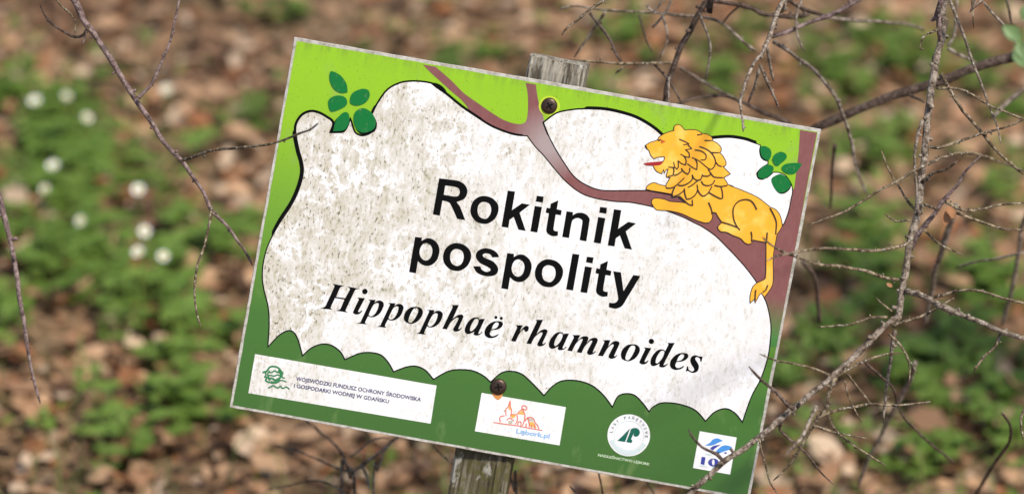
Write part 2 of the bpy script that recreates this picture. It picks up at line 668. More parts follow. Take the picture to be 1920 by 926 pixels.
# ---- printed leaves
CL = lambda pts: crop(480, 40, 3.087, pts)
CR = lambda pts: crop(1400, 250, 7.717, pts)
leavesL = [[(440, 290), (490, 315), (525, 365), (530, 412, 1), (490, 415), (450, 390), (428, 345), (427, 305)],
           [(545, 450), (560, 415), (610, 392), (650, 400), (658, 435), (635, 470), (590, 488), (550, 478)],
           [(425, 450), (470, 430), (515, 440), (528, 475), (505, 500), (440, 523), (420, 490)],
           [(510, 527), (538, 540), (538, 590), (510, 630), (447, 636, 1), (465, 570)],
           [(620, 503), (670, 530), (693, 580), (680, 625), (620, 645), (580, 620), (565, 570), (575, 525)]]
leavesR = [[(200, 200), (260, 185), (330, 220), (357, 280), (345, 350), (310, 390), (240, 360), (205, 300)],
           [(480, 268), (550, 285), (580, 330), (560, 380), (500, 430), (450, 470), (400, 450), (375, 380), (400, 310)],
           [(505, 500), (550, 450), (650, 430), (740, 430), (800, 440, 1), (760, 510), (700, 575), (620, 590), (540, 560)],
           [(320, 455), (380, 480), (385, 530), (340, 600), (250, 655), (180, 640), (160, 590), (190, 530), (250, 475)],
           [(470, 590), (540, 610), (610, 670), (635, 740), (600, 810), (530, 855), (460, 850), (400, 790), (360, 700), (370, 640)]]
for i, lf in enumerate(leavesL):
    if i > 2:
        pr = Print()
        pr.shape([(p[0] + (-4 if i == 3 else 2), p[1] + 4) + tuple(p[2:]) for p in CL(lf)], (5 + 0.1 * i) * ZL)
        pr.build('leaf_shadow_print', m_black)
for i, lf in enumerate(leavesR):
    if i in (0, 3, 4):
        pr = Print()
        pr.shape([(p[0] + (-2 if i != 4 else 1), p[1] + 2) + tuple(p[2:]) for p in CR(lf)], (5 + 0.1 * i) * ZL)
        pr.build('leaf_shadow_print', m_black)
for lf in [CL(a) for a in leavesL] + [CR(a) for a in leavesR]:
    pr = Print()
    pr.shape(lf, 6 * ZL)
    pr.build('leaf_print', m_dgreen)

# ---- lion
LH = lambda p: crop(1200, 230, 9.26, p)
LM = lambda p: crop(1200, 310, 9.26, p)
LB = lambda p: crop(1300, 340, 9.26, p)
LT = lambda p: crop(1340, 420, 5.7875, p)
lion = (LH([(95, 402, 1), (180, 350), (300, 310), (330, 262, 1), (400, 212), (500, 170), (595, 145, 1), (602, 70), (650, 42), (710, 60), (752, 115),
            (780, 138, 1), (850, 130), (980, 138), (1075, 195, 1), (1160, 208), (1225, 245), (1255, 288, 1), (1235, 312, 1), (1330, 362), (1395, 430),
            (1400, 490), (1370, 522, 1), (1430, 580), (1482, 680), (1475, 740), (1425, 758, 1), (1555, 888, 1)])
        + LM([(1440, 212, 1), (1490, 280), (1520, 340, 1), (1600, 355, 1)])
        + LB([(620, 75), (900, 185), (1120, 290), (1330, 452, 1), (1430, 500), (1500, 600), (1530, 730), (1522, 800), (1445, 912, 1)])
        + LT([(655, 200), (636, 300), (628, 400), (630, 500), (630, 600), (612, 680), (540, 785, 1), (508, 742, 1), (480, 765), (440, 845, 1), (437, 800, 1),
              (388, 845, 1), (388, 780), (412, 692), (455, 644), (530, 608), (556, 570), (562, 400), (562, 192, 1), (480, 180), (412, 165, 1), (400, 200),
              (370, 212), (330, 198), (280, 150), (200, 118), (130, 84), (70, 76), (42, 50), (42, 22)])
        + LB([(450, 765), (505, 708, 1), (430, 600), (400, 545), (330, 525, 1), (322, 620), (290, 688), (220, 712), (120, 690), (0, 645)])
        + LM([(720, 830), (560, 790), (430, 775), (300, 768), (245, 720, 1), (205, 650, 1), (222, 592), (300, 577), (430, 598), (520, 632), (700, 648),
              (800, 662, 1), (740, 590), (680, 530, 1), (570, 545, 1), (555, 492, 1), (380, 460), (200, 430), (112, 408, 1), (135, 360), (230, 308), (330, 338),
              (455, 370, 1), (465, 330), (535, 208, 1), (465, 195), (480, 120), (500, 50, 1)])
        + LH([(490, 800, 1), (455, 805, 1), (425, 855, 1), (410, 800, 1), (372, 878, 1), (290, 838), (242, 762), (240, 742, 1), (340, 735), (400, 690), (432, 620),
              (418, 588), (300, 597), (240, 618, 1), (190, 560), (162, 482, 1), (122, 450, 1)]))
lz = smooth_line(lion)
pr = Print()
pr.border(lz, lambda x, y: 1.6, 6 * ZL)
t_ = m_yellow.node_tree
b_ = t_.nodes['Principled BSDF']
src = b_.inputs['Base Color'].links[0].from_socket
t_.links.new(mix(t_, ramp(t_, nz(t_, objco(t_), 55, 3, 0.6), [(0.52, 0.0), (0.70, 0.55)]), src, (0.84, 0.58, 0.14)), b_.inputs['Base Color'])
lion_o = pr.build('lion_print', m_line)
pr = Print()
pr.poly([lz], 7 * ZL)
pr.build('lion_body', m_yellow, lion_o)
pr = Print()
pr.shape(LH([(65, 705, 1), (160, 690), (280, 680), (398, 668, 1), (380, 710), (330, 740), (200, 745), (100, 735)]), 8 * ZL)
pr.build('tongue', m_red, lion_o)
pr = Print()
pr.shape(LH([(350, 285, 1), (450, 325, 1), (370, 370, 1)]), 8 * ZL)
pr.build('eye', m_orange, lion_o)
pr = Print()
lines = ([LH(a) for a in (
    [(680, 290), (780, 330), (855, 372, 1), (750, 385)], [(830, 390), (900, 450, 1), (780, 475)], [(800, 480), (850, 530), (855, 605, 1), (790, 590), (700, 545)],
    [(760, 580), (800, 650), (790, 735, 1), (720, 710), (660, 660, 1), (665, 760), (640, 810, 1), (600, 760), (585, 680)], [(600, 780), (490, 770)],
    [(1120, 310), (1240, 312)], [(990, 215), (1080, 200)],
    [(1030, 415), (1150, 460), (1250, 540), (1310, 660), (1290, 760), (1240, 810, 1), (1180, 790), (1020, 660), (900, 605)],
    [(950, 475), (1050, 490), (1130, 540), (1150, 600), (1120, 645), (1050, 645)], [(950, 620), (990, 700), (985, 818, 1), (900, 770), (820, 710)],
    [(1240, 520), (1370, 522)], [(1320, 690), (1360, 740), (1420, 760)], [(310, 300), (340, 310), (350, 280)], [(95, 402), (125, 450)])]
    + [LM(a) for a in (
        [(715, 50), (760, 110), (830, 155, 1), (865, 90), (860, 40)], [(580, 40), (590, 100), (570, 175, 1), (480, 195)], [(590, 175), (660, 150), (740, 90)],
        [(450, 370), (480, 395), (580, 380), (680, 300), (770, 215)],
        [(660, 340), (740, 350), (850, 300), (910, 230), (905, 160, 1), (940, 230), (1000, 255), (1060, 230), (1085, 150)],
        [(1090, 180), (1180, 185), (1225, 140), (1180, 60)], [(1060, 240), (990, 275), (900, 345), (830, 380)],
        [(1065, 270), (1100, 330), (1180, 350), (1260, 320), (1300, 250)], [(1225, 130), (1290, 200), (1440, 212)], [(1290, 345), (1400, 365), (1520, 345)],
        [(600, 380), (560, 480), (570, 545, 1), (680, 500), (770, 430)], [(770, 400), (780, 500), (810, 585, 1), (880, 570), (960, 510), (1000, 420), (990, 330)],
        [(1000, 420), (1040, 490), (1100, 530), (1180, 480), (1250, 360)], [(1190, 465), (1300, 530), (1400, 575), (1435, 560, 1), (1430, 460), (1405, 370)],
        [(680, 530), (760, 600), (840, 670), (915, 695, 1), (905, 590)], [(1190, 640), (1240, 760), (1250, 850)])]
    + [LB(a) for a in (
        [(1100, 490), (1050, 390), (980, 325), (870, 315), (770, 355), (700, 450), (690, 560), (710, 680), (760, 780), (810, 840)],
        [(500, 705), (620, 740), (780, 800)], [(1330, 460), (1400, 590), (1440, 700), (1440, 800), (1430, 915)])]
    + [LT(a) for a in ([(395, 80), (403, 130), (400, 190)], [(570, 90), (563, 200)], [(575, 660), (555, 710), (520, 735)], [(445, 710), (440, 770), (440, 830)])])
for i, ln_ in enumerate(lines):
    pr.ribbon(ln_, (8 + 0.12 * i) * ZL, 2.6, 1.9)
pr.build('drawn_lines', m_line, lion_o)['kind'] = 'stuff'

# ---- big lettering, traced glyph by glyph
SC = 9.26
gR = crop(800, 330, SC, [(218, 40, 1), (470, 70, 1), (560, 88), (650, 140), (705, 230), (695, 330), (640, 405), (520, 450, 1), (580, 530, 1), (672, 765, 1), (530, 742, 1),
                         (420, 500), (370, 450), (275, 425, 1), (228, 688, 1), (107, 665, 1)])
gRh = crop(800, 330, SC, [(322, 165, 1), (490, 188), (565, 228), (570, 305), (510, 355), (298, 325, 1)])
go = crop(800, 330, SC, [(1000, 345), (1140, 385), (1235, 490), (1245, 610), (1190, 735), (1090, 812), (1000, 830), (880, 800), (785, 700), (760, 580), (800, 450), (890, 370)])
goh = crop(800, 330, SC, [(1010, 450), (1090, 485), (1120, 570), (1105, 660), (1055, 728), (1000, 742), (920, 705), (885, 620), (895, 520), (945, 460)])
gk = crop(1000, 370, SC, [(a, b_, 1) for a, b_ in [(1400, 205), (1527, 222), (1472, 545), (1645, 425), (1785, 450), (1605, 590), (1712, 905), (1585, 882), (1503, 660), (1432, 710), (1410, 850), (1292, 832)]])
gid = crop(1000, 370, SC, [(a, b_, 1) for a, b_ in [(1160, 165), (1280, 180), (1265, 283), (1143, 265)]])
gis = crop(1000, 370, SC, [(a, b_, 1) for a, b_ in [(1125, 340), (1250, 360), (1170, 802), (1048, 782)]])
gt = crop(1000, 370, SC, [(435, 50, 1), (408, 205, 1), (493, 225, 1), (478, 310, 1), (390, 297, 1), (352, 530), (368, 578), (430, 588, 1), (425, 665, 1), (340, 672), (265, 640), (228, 590),
                          (230, 520), (270, 278, 1), (215, 265, 1), (232, 178, 1), (290, 190, 1), (303, 110, 1)])
gn = crop(1000, 370, SC, [(578, 240, 1), (692, 257, 1), (683, 310, 1), (760, 270), (850, 268), (930, 305), (975, 370), (972, 440), (920, 762, 1), (803, 740, 1), (850, 440), (832, 382), (770, 357),
                          (705, 378), (665, 440), (620, 705, 1), (500, 685, 1)])
gp_ = crop(760, 440, SC, [(170, 35, 1), (288, 50, 1), (283, 105, 1), (370, 62), (460, 70), (550, 140), (592, 240), (585, 340), (540, 450), (450, 525), (360, 537), (280, 510), (220, 455, 1), (185, 667, 1), (65, 645, 1)])
gph = crop(760, 440, SC, [(365, 145), (435, 180), (470, 260), (455, 360), (410, 425), (350, 445), (290, 415), (250, 340), (255, 250), (300, 170)])
gs = crop(760, 440, SC, [(1628, 388, 1), (1510, 392, 1), (1475, 340), (1400, 322), (1350, 338), (1350, 375), (1400, 408), (1520, 460), (1595, 540), (1612, 620), (1570, 690), (1470, 718), (1350, 705),
                         (1240, 650), (1178, 545, 1), (1300, 545, 1), (1330, 605), (1400, 640), (1465, 628), (1475, 592), (1420, 552), (1300, 490), (1235, 410), (1228, 330), (1280, 265), (1390, 232), (1520, 262), (1600, 325)])
gl = crop(910, 470, SC, [(a, b_, 1) for a, b_ in [(1512, 48), (1635, 65), (1523, 688), (1402, 668)]])
gid2 = crop(1060, 480, SC, [(a, b_, 1) for a, b_ in [(375, 8), (492, 25), (472, 125), (358, 105)]])
gis2 = crop(1060, 480, SC, [(a, b_, 1) for a, b_ in [(340, 175), (462, 195), (378, 640), (262, 622)]])
gy_ = crop(1060, 480, SC, [(833, 260, 1), (965, 280, 1), (1010, 605, 1), (1180, 325, 1), (1303, 345, 1), (1060, 745, 1), (985, 862), (900, 905), (830, 905), (755, 882, 1), (762, 805, 1), (840, 812), (890, 790), (920, 735, 1)])


def mv(pts, dx, dy):
    return [(p[0] + dx, p[1] + dy) + tuple(p[2:]) for p in pts]


ZT = 5 * ZL
pr = Print()
pr.shape(gR, ZT, gRh)
pr.shape(go, ZT, goh)
pr.shape(mv(gk, -199.1, -34.9), ZT)
for q in (gid, gis):
    pr.shape(mv(q, -1100 / SC, -193 / SC), ZT)
    pr.shape(q, ZT)
pr.shape(gt, ZT)
pr.shape(gn, ZT)
pr.shape(gk, ZT)
pr.build('lettering', m_black)['label'] = 'bold black words Rokitnik'
pr = Print()
pr.shape(gp_, ZT, gph)
pr.shape(mv(go, -51.4, 88.1), ZT, mv(goh, -51.4, 88.1))
pr.shape(gs, ZT)
pr.shape(mv(gp_, 172.7, 30.3), ZT, mv(gph, 172.7, 30.3))
pr.shape(mv(go, 120.9, 118.4), ZT, mv(goh, 120.9, 118.4))
pr.shape(gl, ZT)
pr.shape(gid2, ZT)
pr.shape(gis2, ZT)
pr.shape(mv(gt, 60 + 308 / SC, 110 + 30 / SC), ZT)
pr.shape(gy_, ZT)
pr.build('lettering', m_black)['label'] = 'bold black word pospolity'

F = lambda p: crop(600, 525, SC, p)
G = lambda p: crop(770, 560, SC, p)
H = lambda p: crop(950, 580, SC, p)
N = lambda p: crop(1130, 610, SC, p)
gH = F([(215, 62, 1), (428, 98, 1), (375, 112), (345, 140, 1), (278, 288, 1), (438, 312, 1), (520, 160, 1), (512, 135), (470, 108, 1), (690, 148, 1), (630, 158), (605, 180, 1), (445, 520, 1), (455, 542),
        (490, 562, 1), (275, 525, 1), (340, 508), (368, 470, 1), (425, 335, 1), (262, 308, 1), (188, 465, 1), (192, 490), (222, 510, 1), (5, 488, 1), (75, 465), (105, 430, 1), (250, 115, 1), (248, 85)])
hi_ = F([(645, 298, 1), (782, 312, 1), (672, 520), (668, 545), (685, 550), (728, 520, 1), (735, 535, 1), (690, 580), (630, 594), (580, 570), (585, 525), (675, 335, 1), (670, 318)])
hp = F([(835, 335, 1), (967, 340, 1), (950, 385, 1), (1000, 355), (1060, 355), (1107, 400), (1095, 480), (1040, 575), (960, 630), (880, 640), (838, 620, 1), (787, 720, 1), (790, 745), (815, 766, 1),
        (638, 745, 1), (700, 728), (720, 690, 1), (860, 390), (870, 360)])
hph = F([(1000, 395), (1020, 412), (1005, 490), (960, 575), (905, 620), (870, 620), (850, 595), (880, 520), (930, 430), (970, 398)])
ho = F([(1680, 460), (1750, 480), (1787, 540), (1770, 620), (1710, 700), (1620, 750), (1550, 750), (1480, 715), (1457, 640), (1485, 550), (1560, 480), (1620, 462)])
hoh = F([(1670, 480), (1705, 500), (1700, 560), (1650, 660), (1600, 725), (1565, 735), (1538, 710), (1550, 640), (1590, 550), (1630, 495)])
hh = G([(705, 105, 1), (840, 105, 1), (728, 350, 1), (800, 290), (870, 268), (914, 290), (905, 345), (835, 500), (838, 522), (850, 520), (885, 492, 1), (887, 510, 1), (850, 548), (790, 567), (745, 550),
        (745, 510), (820, 370), (828, 330), (800, 325), (740, 365), (680, 430), (630, 527, 1), (550, 515, 1), (728, 145, 1), (725, 120)])
ha = G([(1210, 345, 1), (1290, 345, 1), (1185, 575), (1187, 600), (1205, 598), (1238, 565, 1), (1247, 580, 1), (1200, 620), (1140, 634), (1095, 615), (1105, 565, 1), (1060, 590), (1000, 610), (950, 585), (940, 520),
        (975, 430), (1050, 345), (1120, 318), (1170, 325), (1198, 358, 1)])
hah = G([(1160, 345), (1180, 375), (1150, 460), (1085, 540), (1045, 560), (1030, 530), (1050, 460), (1100, 370), (1135, 342)])
he = G([(1520, 385), (1580, 395), (1603, 435), (1575, 490), (1500, 530), (1398, 542, 1), (1375, 600), (1400, 640), (1450, 640), (1520, 608, 1), (1535, 615, 1), (1480, 660), (1390, 680), (1320, 660), (1283, 600), (1300, 510),
        (1370, 430), (1450, 390)])
heh = G([(1500, 405), (1530, 425), (1510, 480), (1460, 515), (1402, 526, 1), (1430, 460), (1470, 415)])
hr = H([(148, 270, 1), (278, 270, 1), (228, 385, 1), (290, 310), (340, 280), (382, 300), (377, 355), (345, 386), (315, 372), (300, 345), (265, 365), (210, 440), (155, 556, 1), (75, 542, 1), (182, 312, 1), (175, 288)])
hm = H([(1135, 440, 1), (1280, 440, 1), (1230, 540, 1), (1300, 475), (1370, 458), (1417, 480), (1412, 530), (1385, 585, 1), (1450, 510), (1530, 485), (1578, 510), (1570, 570), (1500, 720), (1507, 742), (1545, 715, 1),
        (1547, 733, 1), (1500, 770), (1440, 784), (1400, 760), (1405, 710), (1478, 570), (1485, 540), (1455, 540), (1400, 590), (1350, 650), (1300, 752, 1), (1215, 737, 1), (1310, 545), (1316, 510), (1290, 510), (1240, 550),
        (1185, 620), (1135, 722, 1), (1052, 708, 1), (1165, 485, 1), (1160, 460)])
hn = N([(0, 250, 1), (135, 250, 1), (95, 360, 1), (170, 285), (240, 265), (288, 290), (280, 345), (205, 510), (212, 530), (250, 505, 1), (253, 520, 1), (210, 560), (150, 575), (105, 550), (112, 500), (185, 360), (190, 330),
        (165, 325), (110, 365), (60, 430), (5, 530, 1), (-82, 520, 1), (28, 290, 1), (25, 270)])
hd = N([(1120, 298, 1), (1252, 298, 1), (1068, 650), (1070, 680), (1088, 680), (1122, 655, 1), (1130, 668, 1), (1085, 710), (1030, 724), (982, 705), (990, 655, 1), (940, 682), (885, 702), (838, 680), (830, 610), (865, 520),
        (940, 435), (1010, 410), (1060, 418), (1085, 440, 1), (1140, 330, 1), (1138, 312)])
hdh = N([(1050, 432), (1072, 460), (1040, 550), (980, 630), (935, 652), (918, 625), (938, 550), (985, 470), (1020, 435)])
hs = N([(1738, 535, 1), (1715, 628, 1), (1690, 620, 1), (1690, 580), (1650, 545), (1612, 555), (1610, 590), (1655, 655), (1670, 720), (1645, 790), (1580, 818), (1520, 805), (1480, 785), (1440, 798, 1), (1465, 700, 1), (1485, 712, 1),
        (1495, 760), (1540, 790), (1580, 780), (1585, 745), (1540, 670), (1520, 600), (1545, 535), (1610, 512), (1680, 532)])
pr = Print()
pr.shape(gH, ZT)
pr.shape(hi_, ZT)
pr.disc(600 + 780 / SC, 525 + 195 / SC, 5.1, 5.1, ZT)
o1 = (344 / SC, 58 / SC)
for d in ((0, 0), o1, (110.6, 19.1)):
    pr.shape(mv(hp, *d), ZT, mv(hph, *d))
pr.shape(ho, ZT, hoh)
pr.shape(hh, ZT)
pr.shape(ha, ZT, hah)
pr.shape(he, ZT, heh)
for (x, y) in ((1480, 320), (1573, 335)):
    pr.disc(770 + x / SC, 560 + y / SC, 2.9, 2.9, ZT)
pr.build('lettering', m_black)['label'] = 'bold black slanted word Hippophaë'
pr = Print()
pr.shape(hr, ZT)
pr.shape(mv(hh, 157.6, 27.6), ZT)
pr.shape(mv(ha, 157.7, 27.5), ZT, mv(hah, 157.7, 27.5))
pr.shape(hm, ZT)
pr.shape(hn, ZT)
oo = (530 - 1148 / SC * 0 - 530 + (1130 + 315 / SC) - (600 + 1457 / SC), (610 + 322 / SC) - (525 + 460 / SC))
pr.shape(mv(ho, *oo), ZT, mv(hoh, *oo))
oi = ((1130 + 708 / SC) - (600 + 645 / SC), (610 + 380 / SC) - (525 + 303 / SC))
pr.shape(mv(hi_, *oi), ZT)
pr.disc(1130 + 845 / SC, 610 + 272 / SC, 5.0, 5.0, ZT)
pr.shape(hd, ZT, hdh)
oe = ((1130 + 1168 / SC) - (770 + 1283 / SC), (610 + 470 / SC) - (560 + 382 / SC))
pr.shape(mv(he, *oe), ZT, mv(heh, *oe))
pr.shape(hs, ZT)
pr.build('lettering', m_black)['label'] = 'bold black slanted word rhamnoides'

# ---- the four small emblems along the foot
pr = Print()
pr.poly([crop(420, 560, 3.562, [(208, 368), (1420, 578), (1380, 832), (163, 628)])], 2 * ZL)
lab = pr.build('fund_label', m_label)
K = lambda p: crop(470, 660, 9.26, p)
pr = Print()
for i, (ln_, w0, w1) in enumerate((
        ([(205, 350), (280, 325), (330, 260), (400, 245), (480, 270), (540, 340), (565, 375)], 3.0, 2.6), ([(255, 330), (265, 400), (240, 420)], 2.8, 1.8),
        ([(235, 420), (280, 440), (262, 490), (330, 520), (400, 535), (470, 520), (515, 490), (560, 490), (625, 515)], 3.0, 1.8),
        ([(300, 340), (370, 350), (410, 320), (480, 350), (530, 330)], 2.2, 2.2), ([(290, 400), (350, 400), (410, 410), (470, 390), (540, 420)], 2.2, 2.2),
        ([(300, 460), (370, 450), (420, 480), (500, 450), (540, 400), (545, 360)], 2.6, 3.4), ([(530, 390), (560, 440), (600, 440)], 2.6, 1.4),
        ([(330, 320), (300, 370), (310, 430), (340, 490)], 2.0, 2.6), ([(480, 310), (520, 370), (510, 440), (470, 510)], 2.4, 2.6),
        ([(350, 500), (400, 515), (460, 490)], 2.2, 2.2), ([(310, 622), (350, 595), (395, 575), (440, 605), (480, 615), (520, 590), (560, 625), (620, 600), (675, 640)], 2.2, 2.0))):
    pr.ribbon(K(ln_), (3 + 0.1 * i) * ZL, w0 * 1.2, w1 * 1.2)
pr.build('fish_emblem', m_logogreen, lab)
pr = Print()
pr.text('WOJEWÓDZKI FUNDUSZ OCHRONY ŚRODOWISKA', (554.5, 712.5), (789, 752), 7.4, 3 * ZL)
pr.text('I GOSPODARKI WODNEJ W GDAŃSKU', (551, 725.5), (729, 755.5), 7.2, 3 * ZL)
pr.build('small_lettering', m_navy, lab)

pr = Print()
pr.poly([crop(880, 710, 7.125, [(165, 185), (1290, 375), (1205, 885), (75, 695)])], 2 * ZL)
lab = pr.build('town_label', m_label)
T2 = lambda p: crop(880, 710, 7.125, p)
pr = Print()
cast = ([(325, 578), (500, 605), (640, 622), (800, 655), (975, 685)], [(545, 290), (520, 370), (490, 400), (490, 490)], [(545, 290), (550, 370), (565, 420), (550, 500)],
        [(470, 490), (420, 500), (405, 540), (420, 570)], [(500, 550), (540, 520), (600, 560)], [(560, 470), (630, 475)], [(635, 470), (705, 405), (740, 470), (745, 490)],
        [(640, 480), (640, 560), (610, 600)], [(745, 490), (735, 560), (710, 620)], [(645, 610), (660, 570), (690, 575), (690, 635)], [(705, 405), (710, 355), (765, 370), (760, 410), (715, 395)],
        [(745, 560), (780, 515), (850, 520), (880, 580), (920, 630), (930, 670)], [(780, 520), (800, 590), (800, 640)], [(760, 590), (760, 640)], [(830, 610), (830, 650)], [(870, 600), (880, 660)])
for i, ln_ in enumerate(cast):
    pr.ribbon(T2(ln_), (3.2 + 0.08 * i) * ZL, 1.9, 1.6)
pr.build('castle_emblem', m_castle, lab)
pr = Print()
pr.shape(T2([(645, 470, 1), (705, 415, 1), (735, 475, 1)]), 3 * ZL)
pr.shape(T2([(560, 465, 1), (630, 475, 1), (600, 520, 1), (560, 520, 1)]), 3 * ZL)
pr.shape(T2([(800, 570, 1), (860, 575, 1), (900, 650, 1), (810, 630, 1)]), 3 * ZL)
pr.shape(T2([(545, 320, 1), (560, 420, 1), (520, 400, 1)]), 3 * ZL)
pr.build('castle_roofs', m_castle2, lab)
pr = Print()
pr.shape(T2([(460, 415, 1), (490, 400, 1), (490, 440, 1), (460, 440, 1)]), 3 * ZL)
pr.shape(T2([(790, 525, 1), (845, 530, 1), (855, 565, 1), (805, 560, 1)]), 3 * ZL)
pr.shape(T2([(520, 560, 1), (580, 555, 1), (570, 600, 1), (525, 595, 1)]), 3 * ZL)
pr.build('castle_walls', m_castle3, lab)
pr = Print()
pr.text('Lębork.pl', T2([(622, 722)])[0], T2([(1070, 792)])[0], 8.6, 3 * ZL)
pr.build('town_lettering', m_fblue, lab)
pr = Print()
pr.text('www', T2([(478, 695)])[0], T2([(600, 715)])[0], 7.5, 3 * ZL)
pr.build('faded_lettering', m_fpale, lab)

T3 = lambda p: crop(1110, 770, 8.418, p)
cx, cy = T3([(580, 382)])[0]
pr = Print()
pr.disc(cx, cy, 40.0, 39.2, 2 * ZL)
lab = pr.build('forestry_emblem', m_label)
pr = Print()
pr.disc(cx + 0.4, cy + 0.6, 28.4, 28.2, 3 * ZL, hole=(27.2, 27.0, cx + 0.4, cy + 0.6))
arc = [(cx + 33.5 * math.cos(q), cy + 33.5 * math.sin(q)) for q in np.linspace(R(28), R(165), 24)]
pr.ribbon(arc, 3.2 * ZL, 7.5, 7.5, n=1)
pr.build('ring_band', m_pale, lab)
pr = Print()
txt = 'LASY PAŃSTWOWE'
for i, ch in enumerate(txt):
    if ch == ' ':
        continue
    a = R(-168 + i * (172 / (len(txt) - 1)))
    rd = Vector((math.cos(a), math.sin(a)))
    tg = Vector((-rd.y, rd.x))
    p = Vector((cx, cy)) + rd * 30.8
    hw = 2.1 if ch not in 'W' else 2.7
    pr.text(ch, p - tg * hw, p + tg * hw, 5.4, 3.4 * ZL)
pr.build('ring_lettering', m_greyletter, lab)
pr = Print()
pr.shape(T3([(400, 468, 1), (522, 485, 1), (600, 275, 1), (560, 310), (480, 390)]), 3 * ZL)
pr.shape(T3([(612, 285, 1), (660, 266), (720, 275), (755, 320), (742, 378), (695, 404), (655, 388, 1), (660, 345, 1), (618, 440, 1), (640, 470, 1), (620, 505, 1), (540, 488, 1), (600, 330, 1)]), 3 * ZL)
pr.build('forestry_letters', m_teal, lab)
pr = Print()
pr.text('NADLEŚNICTWO LĘBORK', T3([(92, 708)])[0], T3([(910, 858)])[0], 4.6, 2.4 * ZL)
pr.build('district_lettering', m_pletter)

T4 = lambda p: crop(1290, 800, 9.747, p)
pr = Print()
pr.poly([T4([(215, 75), (890, 190), (770, 865), (90, 745)])], 2 * ZL)
lab = pr.build('wave_label', m_label)
pr = Print()
pr.shape(T4([(310, 332, 1), (400, 285), (450, 228), (540, 203), (640, 250, 1), (560, 280), (480, 320), (400, 338)]), 3 * ZL)
pr.shape(T4([(500, 450, 1), (560, 390), (620, 345), (700, 330), (795, 360), (785, 405), (700, 430), (620, 460), (560, 487, 1)]), 3 * ZL)
pr.build('light_waves', m_lblue, lab)
pr = Print()
pr.shape(T4([(400, 390, 1), (470, 340), (605, 320, 1), (520, 370), (450, 425, 1)]), 3 * ZL)
pr.shape(T4([(250, 540, 1), (320, 550, 1), (300, 690, 1), (230, 672, 1)]), 3 * ZL)
ox, oy = T4([(465, 645)])[0]
pr.disc(ox, oy, 10.0, 7.6, 3 * ZL, hole=(2.5, 5.6, ox - 0.2, oy - 0.4))
pr.shape(T4([(640, 470, 1), (690, 455, 1), (725, 470, 1), (690, 490, 1)]), 3 * ZL)
pr.build('dark_wave_letters', m_dblue, lab)
pr = Print()
pr.shape(T4([(225, 690, 1), (300, 700, 1), (370, 740, 1), (220, 720, 1)]), 3 * ZL)
pr.shape(T4([(440, 715, 1), (500, 720, 1), (540, 750, 1), (450, 750, 1)]), 3 * ZL)
pr.shape(T4([(310, 480, 1), (440, 480, 1), (430, 520, 1), (340, 515, 1)]), 3 * ZL)
pr.build('letter_shade_print', m_pale, lab)

# rust stain under the lower screw and a flat yellow-green disc round the upper one
m_rust, t, b = new_mat('rust_stain', 0.8, 0.2)
co = objco(t)
t.links.new(mix(t, nz(t, co, 500, 3), (0.42, 0.13, 0.025), (0.60, 0.30, 0.10)), b.inputs['Base Color'])
pr = Print()
pr.shape(crop(880, 710, 7.125, [(300, 190, 1), (450, 190, 1), (430, 240), (385, 278), (335, 245)]), 3.6 * ZL)
pr.build('rust_stain', m_rust)
m_halo = make_print('yellow_green_print', (0.40, 0.52, 0.02), 0.5, 0.05)
pr = Print()
pr.disc(1030, 199, 20, 19, 2.5 * ZL)
pr.build('yellow_green_ring', m_halo)

# ---- screws
m_screw, t, b = new_mat('brown_screw_metal', 0.42, 0.5)
b.inputs['Metallic'].default_value = 0.55
t.links.new(mix(t, nz(t, objco(t), 900, 4), (0.028, 0.018, 0.014), (0.07, 0.038, 0.025)), b.inputs['Base Color'])
m_hole, t, b = new_mat('dark_recess', 0.9, 0.1)
b.inputs['Base Color'].default_value = (0.006, 0.005, 0.004, 1)
for (sx, sy, rr, rot) in ((1030, 198.5, 15.2, 40), (934.5, 724.5, 15.6, 15)):
    x, y = B(sx, sy)
    r = rr * PXM
    prof = [(r * 1.0, 0.0004), (r * 0.98, 0.0011), (r * 0.86, 0.0019), (r * 0.62, 0.0024), (r * 0.3, 0.0026)]
    vs, fs = [], []
    n = 28
    for (pr_, pz) in prof:
        vs += [(x + pr_ * math.cos(2 * math.pi * k / n), y + pr_ * math.sin(2 * math.pi * k / n), pz) for k in range(n)]
    for q in range(len(prof) - 1):
        fs += [(q * n + k, q * n + (k + 1) % n, (q + 1) * n + (k + 1) % n, (q + 1) * n + k) for k in range(n)]
    vs.append((x, y, 0.0026))
    fs += [((len(prof) - 1) * n + k, (len(prof) - 1) * n + (k + 1) % n, len(vs) - 1) for k in range(n)]
    so = sign_part('screw', vs, fs, m_screw, smooth=True)
    vs, fs = [], []
    for a in (rot, rot + 90):
        ca, sa = math.cos(R(a)), math.sin(R(a))
        k = len(vs)
        zz = 0.00275 + 0.00004 * (a != rot)
        for (u, w) in ((-0.46, -0.10), (0.46, -0.10), (0.46, 0.10), (-0.46, 0.10)):
            vs.append((x + r * (u * ca - w * sa), y + r * (u * sa + w * ca), zz))
        fs.append((k, k + 1, k + 2, k + 3))
    sign_part('cross_slot', vs, fs, m_hole, so)

